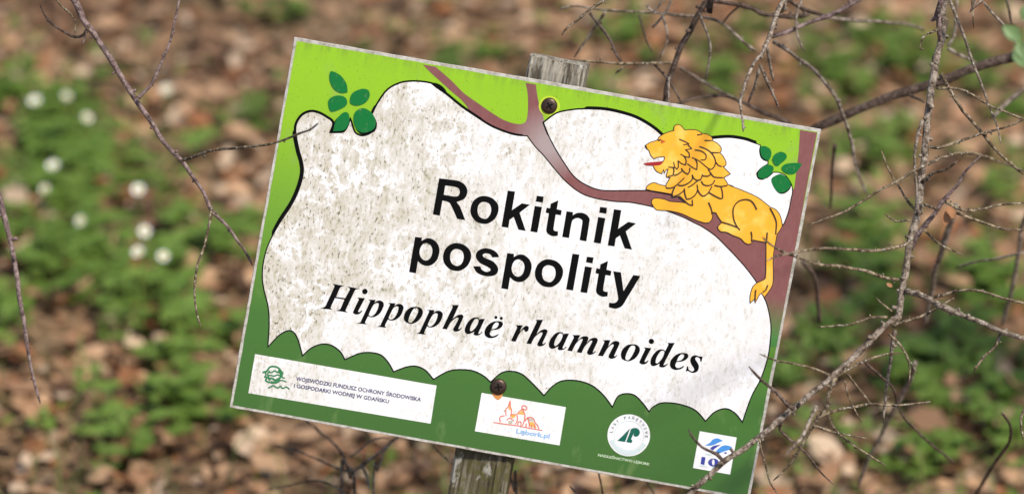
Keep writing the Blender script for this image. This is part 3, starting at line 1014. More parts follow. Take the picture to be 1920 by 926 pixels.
# ---- wooden stake: front face follows the grain, split and chipped at the top
m_wood, t, b = new_mat('weathered_stake_wood', 0.9, 0.15)
co = objco(t, (1, 0.12, 1))
co2 = objco(t, (1, 0.45, 1))
g1 = nz(t, co, 210, 6, 0.7, 0.5)
g2 = nz(t, co2, 70, 5, 0.65, 0.3)
col = ramp(t, g1, [(0.34, (0.025, 0.02, 0.012)), (0.5, (0.085, 0.07, 0.045)), (0.66, (0.20, 0.175, 0.13))])
col = mix(t, ramp(t, nz(t, objco(t), 120, 4, 0.6), [(0.42, 0.0), (0.6, 0.75)]), col, (0.075, 0.068, 0.022))
c = nd(t, 'ShaderNodeTexCoord')
sep = nd(t, 'ShaderNodeSeparateXYZ')
t.links.new(c.outputs['Object'], sep.inputs[0])
mrb = nd(t, 'ShaderNodeMapRange')
mrb.inputs[1].default_value, mrb.inputs[2].default_value = 0.10, 0.15
t.links.new(sep.outputs['Y'], mrb.inputs[0])
bleach = mix(t, ramp(t, g1, [(0.40, 0.0), (0.56, 1.0)]), (0.075, 0.062, 0.045), (0.27, 0.245, 0.20))
col = mix(t, mrb.outputs[0], col, bleach)
lich = mth(t, 'MULTIPLY', ramp(t, g2, [(0.57, 0.0), (0.64, 0.6)]), 1.0)
col = mix(t, lich, col, (0.44, 0.42, 0.37))
t.links.new(col, b.inputs['Base Color'])
bump(t, b, g1, 0.7, 0.002)
tx0, ty0 = B(1044, 128)
ytop = B(1044, 113)[1]
ybot = -L - 0.12
hw, dp = 0.0228, 0.026
NX, NY = 26, 90
vs, fs = [], []
ring = []
pts2 = [(-hw, -dp)] + [(-hw, -dp + dp * k / 4) for k in range(1, 4)] + [(-hw + 2 * hw * k / NX, 0.0) for k in range(NX + 1)] + [(hw, -dp + dp * k / 4) for k in range(3, 0, -1)] + [(hw, -dp)]
nr = len(pts2)
yaw = R(7)
axis_x = B(1044, 128)[0]
axis_low = B(893, 926)[0]
ylow = B(897, 926)[1]
for j in range(NY + 1):
    s = (j / NY) ** 1.0
    y = ytop + (ybot - ytop) * s
    cxp = axis_x + (axis_low - axis_x) * (y - ytop) / (ylow - ytop)
    for i, (u, w) in enumerate(pts2):
        gr = 0.0016 * max(0, noise.noise((u * 330, y * 5, 2.2))) + 0.0007 * noise.noise((u * 900, y * 22, 5))
        front = w > -1e-6
        ww = w - (gr if front else 0)
        if abs(u) > hw * 0.93 and front:
            ww -= 0.0016
        yy = y
        if j == 0:
            yy = y - 0.0012 - 0.003 * max(0, noise.noise((u * 260, 1.3, w * 200))) if front else y + 0.0005
            ww -= 0.0022 if front else 0
        uu = u + 0.0006 * noise.noise((y * 30, u * 50, 8))
        vs.append((cxp + uu * math.cos(yaw) - ww * math.sin(yaw) * -1 * -1, yy, -0.0038 - 0.0028 + ww * math.cos(yaw) + uu * math.sin(yaw)))
for j in range(NY):
    for i in range(nr - 1):
        a = j * nr + i
        fs.append((a, a + nr, a + nr + 1, a + 1))
    a = j * nr
    fs.append((a + nr - 1, a + 2 * nr - 1, a + nr, a))
fs.append(tuple(range(nr)))
sign_part('stake', vs, fs, m_wood)

# ------------------------------------------------------------------ fallen leaves
LEAFCOL = [('pale_tan', (0.52, 0.325, 0.19)), ('pinkish_brown', (0.38, 0.215, 0.12)), ('russet', (0.33, 0.14, 0.06)), ('dark_brown', (0.11, 0.058, 0.03)), ('bleached', (0.66, 0.49, 0.34))]


def leaf_material(name, colour=None):
    m, t, b = new_mat(name, 0.6, 0.3)
    co = objco(t)
    n = nz(t, co, 60, 5, 0.7)
    if colour is None:
        a = nd(t, 'ShaderNodeAttribute', attribute_name='leaf_tint')
        base = a.outputs['Color']
        dark = mix(t, 1.0, base, (0.55, 0.5, 0.45), 'MULTIPLY')
    else:
        oi_ = nd(t, 'ShaderNodeObjectInfo')
        base = mix(t, oi_.outputs['Random'], tuple(c * 0.8 for c in colour), tuple(min(1, c * 1.2) for c in colour))
        dark = mix(t, 1.0, base, (0.55, 0.5, 0.45), 'MULTIPLY')
    t.links.new(mix(t, ramp(t, n, [(0.4, 0.0), (0.7, 1.0)]), base, dark), b.inputs['Base Color'])
    tr = nd(t, 'ShaderNodeBsdfTranslucent')
    t.links.new(base, tr.inputs['Color'])
    ms = nd(t, 'ShaderNodeMixShader')
    ms.inputs[0].default_value = 0.25
    t.links.new(b.outputs[0], ms.inputs[1])
    t.links.new(tr.outputs[0], ms.inputs[2])
    t.links.new(ms.outputs[0], t.nodes['Material Output'].inputs['Surface'])
    return m


def leaf_shape(nu, lobed, seed):
    """unit-length leaf blade: rows of (left edge, midrib, right edge), curled"""
    rr = random.Random(seed)
    curl, fold, twist = rr.uniform(-0.9, 0.9), rr.uniform(0.02, 0.22), rr.uniform(-0.7, 0.7)
    vs, fs = [], []
    for i in range(nu + 1):
        s = i / nu
        w = 0.30 * math.sin(math.pi * min(1, s * 0.94 + 0.03)) ** 0.75
        if lobed:
            w *= 1 + 0.35 * math.sin(s * 15)
        a = curl * (s - 0.5)
        x, z = (s - 0.5) * math.cos(a * 0.7), 0.35 * curl * (s - 0.5) ** 2
        tw = twist * (s - 0.5)
        for k, q in enumerate((-1, -0.5, 0, 0.5, 1)):
            ww = w * q * rr.uniform(0.93, 1.07)
            vs.append((x, ww * math.cos(tw), z + abs(q) * fold * 0.8 * w / 0.3 * 0.5 + ww * math.sin(tw) + rr.uniform(-0.012, 0.012)))
    for i in range(nu):
        for k in range(4):
            a = i * 5 + k
            fs.append((a, a + 1, a + 6, a + 5))
    return vs, fs


m_litter = leaf_material('litter_leaf')
protos = [leaf_shape(4, i % 3 == 2, 40 + i) for i in range(10)]


def litter(name, n, xr, yr, zlo, zhi, size, seed, label):
    r = np.random.default_rng(seed)
    V, Fc, Cc = [], [], []
    k = 0
    tints = np.array([c for _, c in LEAFCOL])
    prob = np.array([0.28, 0.27, 0.13, 0.19, 0.13])
    xs = r.uniform(*xr, n)
    ys = r.uniform(*yr, n)
    for i in range(n):
        if name == 'outer_leaf_litter' and abs(xs[i]) < 1.42 and 2.6 < ys[i] < 5.7:
            continue
        pv_, pf_ = protos[r.integers(len(protos))]
        pv_ = np.array(pv_)
        s = r.uniform(*size)
        rot = Matrix.Rotation(r.uniform(0, 6.283), 3, 'Z') @ Matrix.Rotation(r.normal(0.05, 0.34), 3, 'X') @ Matrix.Rotation(r.normal(0, 0.28), 3, 'Y')
        p = pv_ @ np.array(rot).T * s
        p += (xs[i], ys[i], ground_z(xs[i], ys[i]) + r.uniform(zlo, zhi))
        V.append(p)
        Fc.append(np.array(pf_) + k)
        k += len(p)
        cc = tints[r.choice(5, p=prob)] * r.uniform(0.7, 1.2)
        Cc.append(np.tile(np.append(cc, 1.0), (len(p), 1)))
    V, Fc, Cc = np.concatenate(V), np.concatenate(Fc), np.concatenate(Cc)
    me = bpy.data.meshes.new(name)
    me.vertices.add(len(V))
    me.vertices.foreach_set('co', V.ravel())
    me.loops.add(Fc.size)
    me.loops.foreach_set('vertex_index', Fc.ravel())
    me.polygons.add(len(Fc))
    me.polygons.foreach_set('loop_start', np.arange(0, Fc.size, 4))
    me.polygons.foreach_set('loop_total', np.full(len(Fc), 4))
    me.polygons.foreach_set('use_smooth', np.ones(len(Fc), dtype=bool))
    at = me.color_attributes.new('leaf_tint', 'FLOAT_COLOR', 'POINT')
    at.data.foreach_set('color', Cc.ravel())
    me.update()
    me.validate()
    me.materials.append(m_litter)
    return tag(link(bpy.data.objects.new(name, me)), label, 'leaf litter', kind='stuff')


litter('leaf_litter', 33000, (-1.5, 1.5), (2.5, 5.8), 0.0, 0.022, (0.014, 0.038), 9, 'thick brown carpet of fallen leaves covering the woodland floor')
litter('outer_leaf_litter', 30000, (-4, 4), (0.3, 9.0), 0.0, 0.02, (0.035, 0.065), 6, 'scattered brown leaf litter farther out on the woodland floor')

BOARD_PX = [(545, 60), (1550, 235), (1415, 945), (420, 770)]


def in_board(px, py):
    n = len(BOARD_PX)
    return all((BOARD_PX[(i + 1) % n][0] - BOARD_PX[i][0]) * (py - BOARD_PX[i][1]) - (BOARD_PX[(i + 1) % n][1] - BOARD_PX[i][1]) * (px - BOARD_PX[i][0]) > 0 for i in range(n))


leaf_mesh = {}
leaf_names = {'pale_tan': 'pale tan fallen leaf lying curled on the litter', 'pinkish_brown': 'pinkish brown fallen leaf lying on the litter',
              'russet': 'russet orange fallen leaf lying on the litter', 'dark_brown': 'dark brown fallen leaf lying on the litter',
              'bleached': 'bleached cream fallen leaf lying on the litter'}
for nm, colr in LEAFCOL:
    mt = leaf_material('leaf_' + nm, colr)
    for i in range(5):
        pv_, pf_ = leaf_shape(6, i == 3, 90 + i)
        me = bpy.data.meshes.new('fallen_leaf')
        me.from_pydata(pv_, [], pf_)
        me.polygons.foreach_set('use_smooth', [True] * len(me.polygons))
        me.materials.append(mt)
        leaf_mesh[nm, i] = me
count = 0
rl = random.Random(21)
while count < 290:
    px, py = rl.uniform(-30, 1950), rl.uniform(-20, 950)
    if in_board(px, py) or (px < 130 and 310 < py < 400):
        continue
    p = on_ground(px, py)
    nm = rl.choices([c[0] for c in LEAFCOL], (0.34, 0.27, 0.13, 0.08, 0.18))[0]
    o = link(bpy.data.objects.new('fallen_leaf', leaf_mesh[nm, rl.randrange(5)]))
    s = rl.uniform(0.022, 0.046)
    o.scale = (s, s * rl.uniform(0.85, 1.2), s)
    o.location = p + Vector((0, 0, rl.uniform(0.018, 0.034)))
    o.rotation_euler = (rl.gauss(0.12, 0.3), rl.gauss(0, 0.3), rl.uniform(0, 6.28))
    tag(o, leaf_names[nm], 'fallen leaf', nm.replace('_', ' ') + ' fallen leaves on the woodland floor')
    count += 1

# ------------------------------------------------------------------ woodland plants
def green_mat(name, c0, c1):
    m, t, b = new_mat(name, 0.5, 0.35)
    oi_ = nd(t, 'ShaderNodeObjectInfo')
    base = mix(t, oi_.outputs['Random'], c0, c1)
    base = mix(t, ramp(t, nz(t, objco(t), 40, 3), [(0.4, 0.0), (0.7, 0.5)]), base, tuple(q * 0.6 for q in c0))
    t.links.new(base, b.inputs['Base Color'])
    tr = nd(t, 'ShaderNodeBsdfTranslucent')
    t.links.new(mix(t, 1.0, base, (1.5, 1.6, 0.9), 'MULTIPLY'), tr.inputs['Color'])
    ms = nd(t, 'ShaderNodeMixShader')
    ms.inputs[0].default_value = 0.35
    t.links.new(b.outputs[0], ms.inputs[1])
    t.links.new(tr.outputs[0], ms.inputs[2])
    t.links.new(ms.outputs[0], t.nodes['Material Output'].inputs['Surface'])
    return m


m_leafg = green_mat('plant_green', (0.125, 0.21, 0.032), (0.19, 0.285, 0.055))
m_grass = green_mat('grass_green', (0.17, 0.20, 0.06), (0.17, 0.20, 0.06))
m_petal, t, b = new_mat('white_petal', 0.5, 0.3)
b.inputs['Base Color'].default_value = (0.74, 0.76, 0.72, 1)
m_anther, t, b = new_mat('yellow_anther', 0.7, 0.2)
b.inputs['Base Color'].default_value = (0.6, 0.45, 0.05, 1)


def whorl(rr, base, h, rad, V, Fc):
    """three divided leaves on a stem top"""
    lean = Vector((rr.gauss(0, 0.5), rr.gauss(0, 0.5), 1)).normalized()
    top = Vector(base) + lean * h
    k = len(V)
    for q in range(3):
        a = 2.094 * q
        off = Vector((math.cos(a), math.sin(a), 0)) * 0.0012
        V += [Vector(base) + off * 1.3, top + off]
    Fc += [(k, k + 2, k + 3, k + 1), (k + 2, k + 4, k + 5, k + 3), (k + 4, k, k + 1, k + 5)]
    a0 = rr.uniform(0, 6.28)
    for q in range(3):
        a = a0 + q * 2.094 + rr.uniform(-0.3, 0.3)
        droop = rr.uniform(-0.25, 0.3)
        for lb in (-0.95, -0.45, 0, 0.45, 0.95):
            ang = a + lb * 0.75
            d = Vector((math.cos(ang), math.sin(ang), 0))
            sd = Vector((-d.y, d.x, 0))
            ln = rad * (1 - 0.28 * abs(lb)) * rr.uniform(0.85, 1.15)
            w = ln * 0.20
            k = len(V)
            V += [top, top + d * ln * 0.5 + sd * w + Vector((0, 0, 0.10 * ln)), top + d * ln * 0.55 + Vector((0, 0, 0.02 * ln)),
                  top + d * ln * 0.5 - sd * w + Vector((0, 0, 0.10 * ln)), top + d * ln + Vector((0, 0, -droop * ln * 0.6))]
            Fc += [(k, k + 3, k + 2), (k, k + 2, k + 1), (k + 1, k + 2, k + 4), (k + 2, k + 3, k + 4)]
    return top


plant_mesh = []
for i in range(7):
    rr = random.Random(300 + i)
    V, Fc = [], []
    for q in range(rr.randint(5, 8)):
        whorl(rr, (rr.uniform(-0.006, 0.006), rr.uniform(-0.006, 0.006), -0.01), rr.uniform(0.045, 0.10), rr.uniform(0.020, 0.034), V, Fc)
    me = bpy.data.meshes.new('woodland_plant')
    me.from_pydata([tuple(v) for v in V], [], Fc)
    me.materials.append(m_leafg)
    plant_mesh.append(me)
PATCH = [  # pixel ellipse, number of plants, which patch
    (110, 205, 150, 70, 30, 0), (250, 300, 60, 40, 4, 0), (190, 400, 210, 90, 40, 0), (60, 330, 60, 40, 5, 0), (420, 420, 80, 60, 9, 4), (120, 480, 120, 40, 7, 0), (300, 485, 110, 40, 9, 4),
    (390, 640, 80, 50, 9, 1), (390, 740, 60, 50, 9, 1), (240, 600, 80, 60, 4, 1), (480, 220, 50, 50, 4, 4), (500, 15, 60, 25, 3, 1), (230, 790, 200, 40, 5, 1), (20, 590, 30, 30, 2, 1),
    (840, 125, 25, 15, 1, 2), (910, 100, 25, 15, 1, 2), (1180, 65, 55, 40, 6, 2), (1140, 155, 28, 18, 2, 2), (1370, 60, 60, 45, 8, 2), (1340, 125, 50, 25, 4, 2),
    (1610, 90, 100, 60, 14, 5), (1790, 130, 70, 60, 10, 5), (1870, 170, 55, 60, 7, 5), (1560, 140, 50, 40, 5, 5), (1700, 30, 80, 25, 5, 5), (1660, 250, 70, 40, 5, 5),
    (1600, 420, 75, 90, 17, 6), (1650, 520, 60, 45, 8, 6), (1840, 500, 70, 70, 10, 3), (1800, 640, 110, 60, 16, 3), (1780, 705, 90, 50, 12, 3), (1560, 640, 50, 40, 5, 6),
    (1880, 330, 40, 40, 3, 3), (1860, 770, 60, 30, 4, 3), (1480, 700, 30, 40, 2, 6), (1650, 830, 200, 40, 4, 3)]
PLAB = ['low green divided leafed plant among the white flowers', 'low green divided leafed plant scattered in the litter near the sign edge',
        'low green divided leafed plant beyond the stake top', 'low green divided leafed plant below the forked grey branch',
        'low green divided leafed plant beneath the tip of the drooping purple brown branch', 'low green divided leafed plant behind the thick dark blurred branch',
        'low green divided leafed plant between the sign board and the main hanging branch']
rp = random.Random(5)
for (cx_, cy_, rx_, ry_, n, g) in PATCH:
    for _ in range(max(1, int(n * (0.72 if g < 2 else 0.55)))):
        a, q = rp.uniform(0, 6.283), math.sqrt(rp.random())
        p = on_ground(cx_ + 1.05 * rx_ * q * math.cos(a), cy_ + 1.05 * ry_ * q * math.sin(a), 0.035)
        o = link(bpy.data.objects.new('woodland_plant', plant_mesh[rp.randrange(7)]))
        o.location = p
        o.rotation_euler = (0, 0, rp.uniform(0, 6.28))
        s = rp.uniform(0.42, 0.75)
        o.scale = (s, s, s)
        tag(o, PLAB[g], 'plant', 'green woodland plants: ' + ('flower patch', 'near the sign edge', 'beyond the stake top', 'below the forked branch', 'beneath the drooping branch', 'behind the dark branch', 'between sign and main branch')[g])

# white flowering plants, one flower each
fl_px = [(66, 188), (125, 179), (163, 219), (312, 166), (100, 309), (84, 352), (260, 354), (152, 411), (260, 470), (306, 478), (272, 431)]
fl_proto = None
rf = random.Random(8)
for i, (px, py) in enumerate(fl_px):
    hgt = 0.12
    p = on_ground(px, py, hgt)
    root = empty('wood_anemone', p)
    tag(root, 'white star shaped wood anemone flower on a thin stem above green leaves', 'flower', 'white anemones in the green patch')
    root.rotation_euler = (0, 0, rf.uniform(-0.6, 0.6))
    s = rf.uniform(0.36, 0.5)
    if fl_proto is None:
        fl_proto = {}
        V, Fc = [], []
        rr = random.Random(1)
        whorl(rr, (0, 0, -0.01), 0.07, 0.04, V, Fc)
        fl_proto['leaf_whorl'] = (V, Fc, m_leafg)
        V = [(0.0014 * math.cos(2.094 * k) * (1 if z < 0.05 else 0.8), 0.0014 * math.sin(2.094 * k), z) for z in (-0.01, 0.05, 0.118) for k in range(3)]
        Fc = [(3 * j + k, 3 * j + (k + 1) % 3, 3 * j + 3 + (k + 1) % 3, 3 * j + 3 + k) for j in range(2) for k in range(3)]
        fl_proto['stem'] = (V, Fc, m_leafg)
        V = [(0, 0, 0), (0.006, -0.0048, 0.0025), (0.006, 0.0048, 0.0025), (0.0125, -0.0052, 0.005), (0.0125, 0.0052, 0.005), (0.0168, 0, 0.0055), (0.009, 0, 0.0015)]
        Fc = [(0, 1, 6), (0, 6, 2), (1, 3, 6), (6, 4, 2), (3, 5, 6), (5, 4, 6)]
        fl_proto['petal'] = (V, Fc, m_petal)
        V = [(0.003 * math.cos(k), 0.003 * math.sin(k), 0.002) for k in np.linspace(0, 5.6, 9)] + [(0, 0, 0.0045)]
        fl_proto['flower_centre'] = (V, [(k, (k + 1) % 9, 9) for k in range(9)], m_anther)
        fl_me = {}
        for key, (V, Fc, mt) in fl_proto.items():
            me = bpy.data.meshes.new(key)
            me.from_pydata([tuple(v) for v in V], [], Fc)
            me.materials.append(mt)
            fl_me[key] = me
    tilt = Matrix.Rotation(rf.uniform(0.35, 0.9), 4, 'X')
    for key in ('leaf_whorl', 'stem'):
        o = link(bpy.data.objects.new(key, fl_me[key]), root)
    for k in range(6):
        o = link(bpy.data.objects.new('petal', fl_me['petal']), root)
        o.matrix_local = Matrix.Translation((0, 0, 0.118)) @ tilt @ Matrix.Rotation(k * math.pi / 3, 4, 'Z')
        o.scale = (s, s, s)
    o = link(bpy.data.objects.new('flower_centre', fl_me['flower_centre']), root)
    o.matrix_local = Matrix.Translation((0, 0, 0.118)) @ tilt

# seedlings and moss sprigs too small to pick apart, thickest round the green patches
V, Fc = [], []
rc = random.Random(77)
made = 0
while made < 700:
    if rc.random() < 0.72:
        cx_, cy_, rx_, ry_, n, g = rc.choice(PATCH)
        px, py = rc.gauss(cx_, rx_ * 0.65), rc.gauss(cy_, ry_ * 0.65)
    else:
        px, py = rc.uniform(-60, 1980), rc.uniform(-40, 990)
    if not (-80 < px < 2000 and -60 < py < 1000):
        continue
    p = on_ground(px, py, 0.02)
    if noise.noise((p.x * 5, p.y * 5, 4.4)) < -0.18:
        continue
    made += 1
    h = rc.uniform(0.012, 0.04)
    for q in range(rc.randint(3, 6)):
        a = rc.uniform(0, 6.28)
        d = Vector((math.cos(a), math.sin(a), rc.uniform(0.1, 0.7)))
        sd_ = Vector((-d.y, d.x, 0))
        ln = rc.uniform(0.009, 0.02)
        b0 = p + Vector((0, 0, h))
        k = len(V)
        V += [b0, b0 + d * ln * 0.55 + sd_ * ln * 0.3, b0 + d * ln, b0 + d * ln * 0.55 - sd_ * ln * 0.3]
        Fc.append((k, k + 1, k + 2, k + 3))
tag(mesh_obj('ground_cover', V, Fc, m_leafg), 'tiny green seedlings sprinkled through the fallen leaves', 'ground cover', kind='stuff')

# thin grass
gV, gF = [], []
rg = random.Random(14)
spots = [(rg.uniform(-0.95, 0.95), rg.uniform(2.85, 3.55)) for _ in range(900)] + [(rg.uniform(-1.4, 1.4), rg.uniform(3.4, 6)) for _ in range(400)]
for (x, y) in spots:
    if noise.noise((x * 2.5, y * 2.5, 9)) < -0.05 and y < 3.6:
        continue
    z = ground_z(x, y)
    a = rg.uniform(0, 6.28)
    h = rg.uniform(0.03, 0.085)
    d = Vector((math.cos(a), math.sin(a), 0))
    s_ = Vector((-d.y, d.x, 0)) * 0.0016
    p0 = Vector((x, y, z))
    p1 = p0 + Vector((0, 0, h * 0.7)) + d * h * 0.2
    p2 = p0 + Vector((0, 0, h)) + d * h * 0.6
    k = len(gV)
    gV += [p0 - s_, p0 + s_, p1 - s_, p1 + s_, p2]
    gF += [(k, k + 1, k + 3, k + 2), (k + 2, k + 3, k + 4)]
tag(mesh_obj('grass', gV, gF, m_grass), 'thin short grass blades growing through the fallen leaves', 'grass', kind='stuff')


# ------------------------------------------------------------------ branches
def bark_mat(name, dark, mid, pale, pale_at=0.6):
    m, t, b = new_mat(name, 0.85, 0.2)
    co = objco(t)
    n1 = nz(t, co, 190, 5, 0.75)
    n2 = nz(t, co, 480, 3, 0.6)
    col = ramp(t, n1, [(0.36, dark), (0.48, mid), (0.62, pale)])
    col = mix(t, ramp(t, n2, [(pale_at, 0.0), (pale_at + 0.08, 0.8)]), col, (0.45, 0.43, 0.37))
    col = mix(t, ramp(t, nz(t, co, 300, 2, 0.5), [(0.62, 0.0), (0.70, 0.85)]), col, (0.025, 0.017, 0.012))
    t.links.new(col, b.inputs['Base Color'])
    bump(t, b, n2, 0.8, 0.002)
    return m


m_bark = bark_mat('grey_branch_bark', (0.045, 0.032, 0.023), (0.145, 0.11, 0.082), (0.33, 0.275, 0.225))
m_twig = bark_mat('brown_twig_bark', (0.028, 0.018, 0.010), (0.095, 0.066, 0.038), (0.30, 0.235, 0.155), 0.58)
m_dark = bark_mat('dark_branch_bark', (0.03, 0.02, 0.015), (0.075, 0.05, 0.038), (0.15, 0.11, 0.09), 0.68)
m_red = bark_mat('purple_brown_bark', (0.05, 0.034, 0.032), (0.14, 0.095, 0.088), (0.26, 0.19, 0.175), 0.64)


def spline3(P, step):
    out = []
    n = len(P)
    for i in range(n - 1):
        p1, p2 = P[i], P[i + 1]
        p0 = P[i - 1] if i else p1 * 2 - p2
        p3 = P[i + 2] if i + 2 < n else p2 * 2 - p1
        m = max(2, int((p2 - p1).length / step))
        for k in range(m):
            s = k / m
            out.append((0.5 * (2 * p1 + (p2 - p0) * s + (2 * p0 - 5 * p1 + 4 * p2 - p3) * s * s + (3 * p1 - p0 - 3 * p2 + p3) * s ** 3), i + s))
    out.append((P[-1], n - 1))
    return out


def tube(name, P, rad, mat, parent, seed=0, knob=0.0, step=0.004, rough=0.16, seg=7, jit=0.12, tip=True):
    """tapered twig through the points P; knob = mean spacing of its little spurs (0 for none)"""
    rr = random.Random(seed * 7919 + 13)
    line = spline3([Vector(p) for p in P], step)
    pts = [p for p, _ in line]
    par = [q for _, q in line]
    m = len(pts)
    dist = [0.0]
    for i in range(1, m):
        dist.append(dist[-1] + (pts[i] - pts[i - 1]).length)
    tot = dist[-1] or 1
    rs = []
    for i in range(m):
        q = par[i]
        j = min(int(q), len(rad) - 2)
        r = rad[j] + (rad[j + 1] - rad[j]) * (q - j)
        r *= 1 + rough * noise.noise((dist[i] * 160 + seed * 3.7, seed, 0.5)) + rough * 0.8 * noise.noise((dist[i] * 420, seed * 1.3, 2.5))
        if tip and tot - dist[i] < r * 2:
            r *= 0.45 + 0.55 * (tot - dist[i]) / (r * 2)
        pts[i] = pts[i] + Vector((noise.noise((dist[i] * 45, seed, 1)), noise.noise((dist[i] * 45, seed, 4)), noise.noise((dist[i] * 45, seed, 7)))) * (jit * 2.2 * rad[0] + 0.0004)
        rs.append(r)
    V, Fc = [], []
    tng = (pts[1] - pts[0]).normalized()
    u = tng.orthogonal().normalized()
    for i in range(m):
        tn = (pts[min(m - 1, i + 1)] - pts[max(0, i - 1)])
        if tn.length > 1e-9:
            tng = tn.normalized()
        u = (u - tng * u.dot(tng))
        u = u.normalized() if u.length > 1e-6 else tng.orthogonal().normalized()
        v = tng.cross(u)
        for k in range(seg):
            a = 2 * math.pi * k / seg
            V.append(pts[i] + (u * math.cos(a) + v * math.sin(a)) * rs[i])
    for i in range(m - 1):
        for k in range(seg):
            Fc.append((i * seg + k, i * seg + (k + 1) % seg, (i + 1) * seg + (k + 1) % seg, (i + 1) * seg + k))
    Fc.append(tuple(reversed(range(seg))))
    Fc.append(tuple(range((m - 1) * seg, m * seg)))
    if knob > 0:
        d = rr.uniform(0.2, 1) * knob
        while d < tot - 0.004:
            i = min(range(m), key=lambda q: abs(dist[q] - d))
            tn = (pts[min(m - 1, i + 1)] - pts[max(0, i - 1)]).normalized()
            side = Vector((rr.gauss(0, 1), rr.gauss(0, 0.6), rr.gauss(0.1, 1)))
            side = (side - tn * side.dot(tn)).normalized()
            r0 = min(rs[i] * 0.62, 0.0022) * rr.uniform(0.7, 1.15)
            ln = rs[i] + r0 * rr.uniform(0.9, 2.6)
            e1, e2 = tn, tn.cross(side)
            kk = len(V)
            rings = ((0.3, 1.0), (0.8, 1.0), (0.95, 1.1), (1.05, 0.5))
            for (f_, w_) in rings:
                for k in range(5):
                    a = 2 * math.pi * k / 5
                    V.append(pts[i] + side * ln * f_ + tn * r0 * 0.5 * f_ + (e1 * math.cos(a) + e2 * math.sin(a)) * r0 * w_)
            for q in range(len(rings) - 1):
                for k in range(5):
                    Fc.append((kk + q * 5 + k, kk + q * 5 + (k + 1) % 5, kk + q * 5 + 5 + (k + 1) % 5, kk + q * 5 + 5 + k))
            Fc.append(tuple(kk + 15 + k for k in range(5)))
            d += knob * rr.uniform(0.45, 1.6)
    return mesh_obj(name, V, Fc, mat, parent, smooth=True)


PX0 = SPAN / 1920


def twig(name, pts, r0, r1, d0, d1, mat, parent, seed, knob=0.016, pre=None, pre_r=None, **kw):
    """pts in photo pixels; d0..d1 metres behind (+) or before (-) the board at the two ends"""
    n = len(pts)
    P, Rd = [], []
    for i, p in enumerate(pts):
        s = i / max(1, n - 1)
        dep = DSIGN + d0 + (d1 - d0) * s
        P.append(W(p[0], p[1], dep))
        Rd.append((r0 + (r1 - r0) * s) * PX0 * dep)
    if pre is not None:
        P = [Vector(q) for q in pre] + P
        Rd = list(pre_r) + Rd
    root = parent.matrix_world.translation if False else parent.location
    top = parent
    while top.parent is not None:
        top = top.parent
    P = [q - top.location for q in P]
    o = tube(name, P, Rd, mat, parent, seed, knob, **kw)
    return o


# ---- the larch standing outside the frame: trunk and a low limb above the sign carry the hanging branches
tz = ground_z(1.15, 2.75)
larch = empty('larch_tree', (1.15, 2.75, tz))
tag(larch, 'bare larch tree whose thin knobbly branches hang down around the sign', 'tree')
X0, Y0, Z0 = larch.location
tube('trunk', [(0, 0, -0.15), (0.01, 0.0, 0.5), (-0.02, 0.02, 1.2), (0.02, 0.03, 2.1), (0.0, 0.05, 3.2), (0.03, 0.04, 4.2)],
     [0.085, 0.07, 0.062, 0.05, 0.036, 0.015], m_dark, larch, 501, 0.0, step=0.05, seg=14, rough=0.08)
limbP = [(1.15, 2.76, tz + 1.32), (0.85, 2.60, 1.30), (0.45, 2.46, 1.24), (0.0, 2.40, 1.22), (-0.4, 2.38, 1.20), (-0.75, 2.38, 1.12)]
tube('limb', [Vector(p) - larch.location for p in limbP], [0.026, 0.02, 0.016, 0.013, 0.010, 0.006], m_dark, larch, 502, 0.05, step=0.02, seg=9)
K4 = lambda p: crop(1440, 0, 3.0875, p)
K5 = lambda p: crop(1440, 280, 2.894, p)
K6 = lambda p: crop(1400, 560, 2.531, p)
K3 = lambda p: crop(1030, 0, 3.562, p)
K1 = lambda p: crop(0, 0, 2.0125, p)
K2 = lambda p: crop(0, 440, 1.905, p)
K8 = lambda p: crop(1000, 760, 3.84, p)
KB = lambda p: crop(500, 780, 3.84, p)

# main hanging branch on the right
main_px = (K4([(1036, -30), (1022, 120), (1000, 240), (975, 340), (950, 500), (925, 680), (905, 900)]) + K5([(810, 350), (770, 500), (740, 700), (705, 900)])
           + K6([(690, 92), (600, 190), (510, 270), (420, 360), (310, 450), (210, 530), (90, 630), (0, 700)]) + K8([(1380, 400), (1130, 637), (1060, 720)]))
br = twig('branch', main_px, 7.6, 5.4, -0.03, -0.09, m_bark, larch, 1, 0.016, pre=[(0.48, 2.47, 1.24), (0.40, 2.44, 1.02)], pre_r=[0.006, 0.004], seg=10)
sd = [10]


def tw(pts, r0, r1, d0, d1, mat=None, knob=0.014, parent=None, **kw):
    sd[0] += 1
    return twig('twig', pts, r0, r1, d0, d1, mat or m_twig, parent or br, sd[0], knob, **kw)


twig('branch', K4([(1010, -25), (990, 90), (985, 160), (992, 245)]), 4.6, 4.6, -0.05, -0.045, m_red, larch, 2, 0.02, pre=[(0.44, 2.46, 1.24), (0.39, 2.44, 1.0)], pre_r=[0.005, 0.003])
tw(K4([(985, 165), (950, 190), (910, 205), (890, 240), (880, 285), (905, 290)]), 2.6, 1.4, -0.05, -0.06, knob=0.006)
tw(K4([(1046, -10), (1062, 25), (1100, 120), (1150, 260), (1200, 400), (1250, 520), (1290, 640), (1330, 740), (1345, 830)]), 3.4, 1.6, -0.05, -0.06, m_bark)
twig('branch', K4([(1220, -30), (1240, 0), (1310, 90), (1370, 150), (1440, 260), (1470, 330)]), 3.0, 2.0, -0.07, -0.08, m_bark, larch, 3, 0.014, pre=[(0.62, 2.52, 1.27), (0.46, 2.40, 1.0)], pre_r=[0.004, 0.003])
tw(K4([(1178, -20), (1184, 60), (1190, 170)]), 1.8, 1.1, -0.03, -0.03)
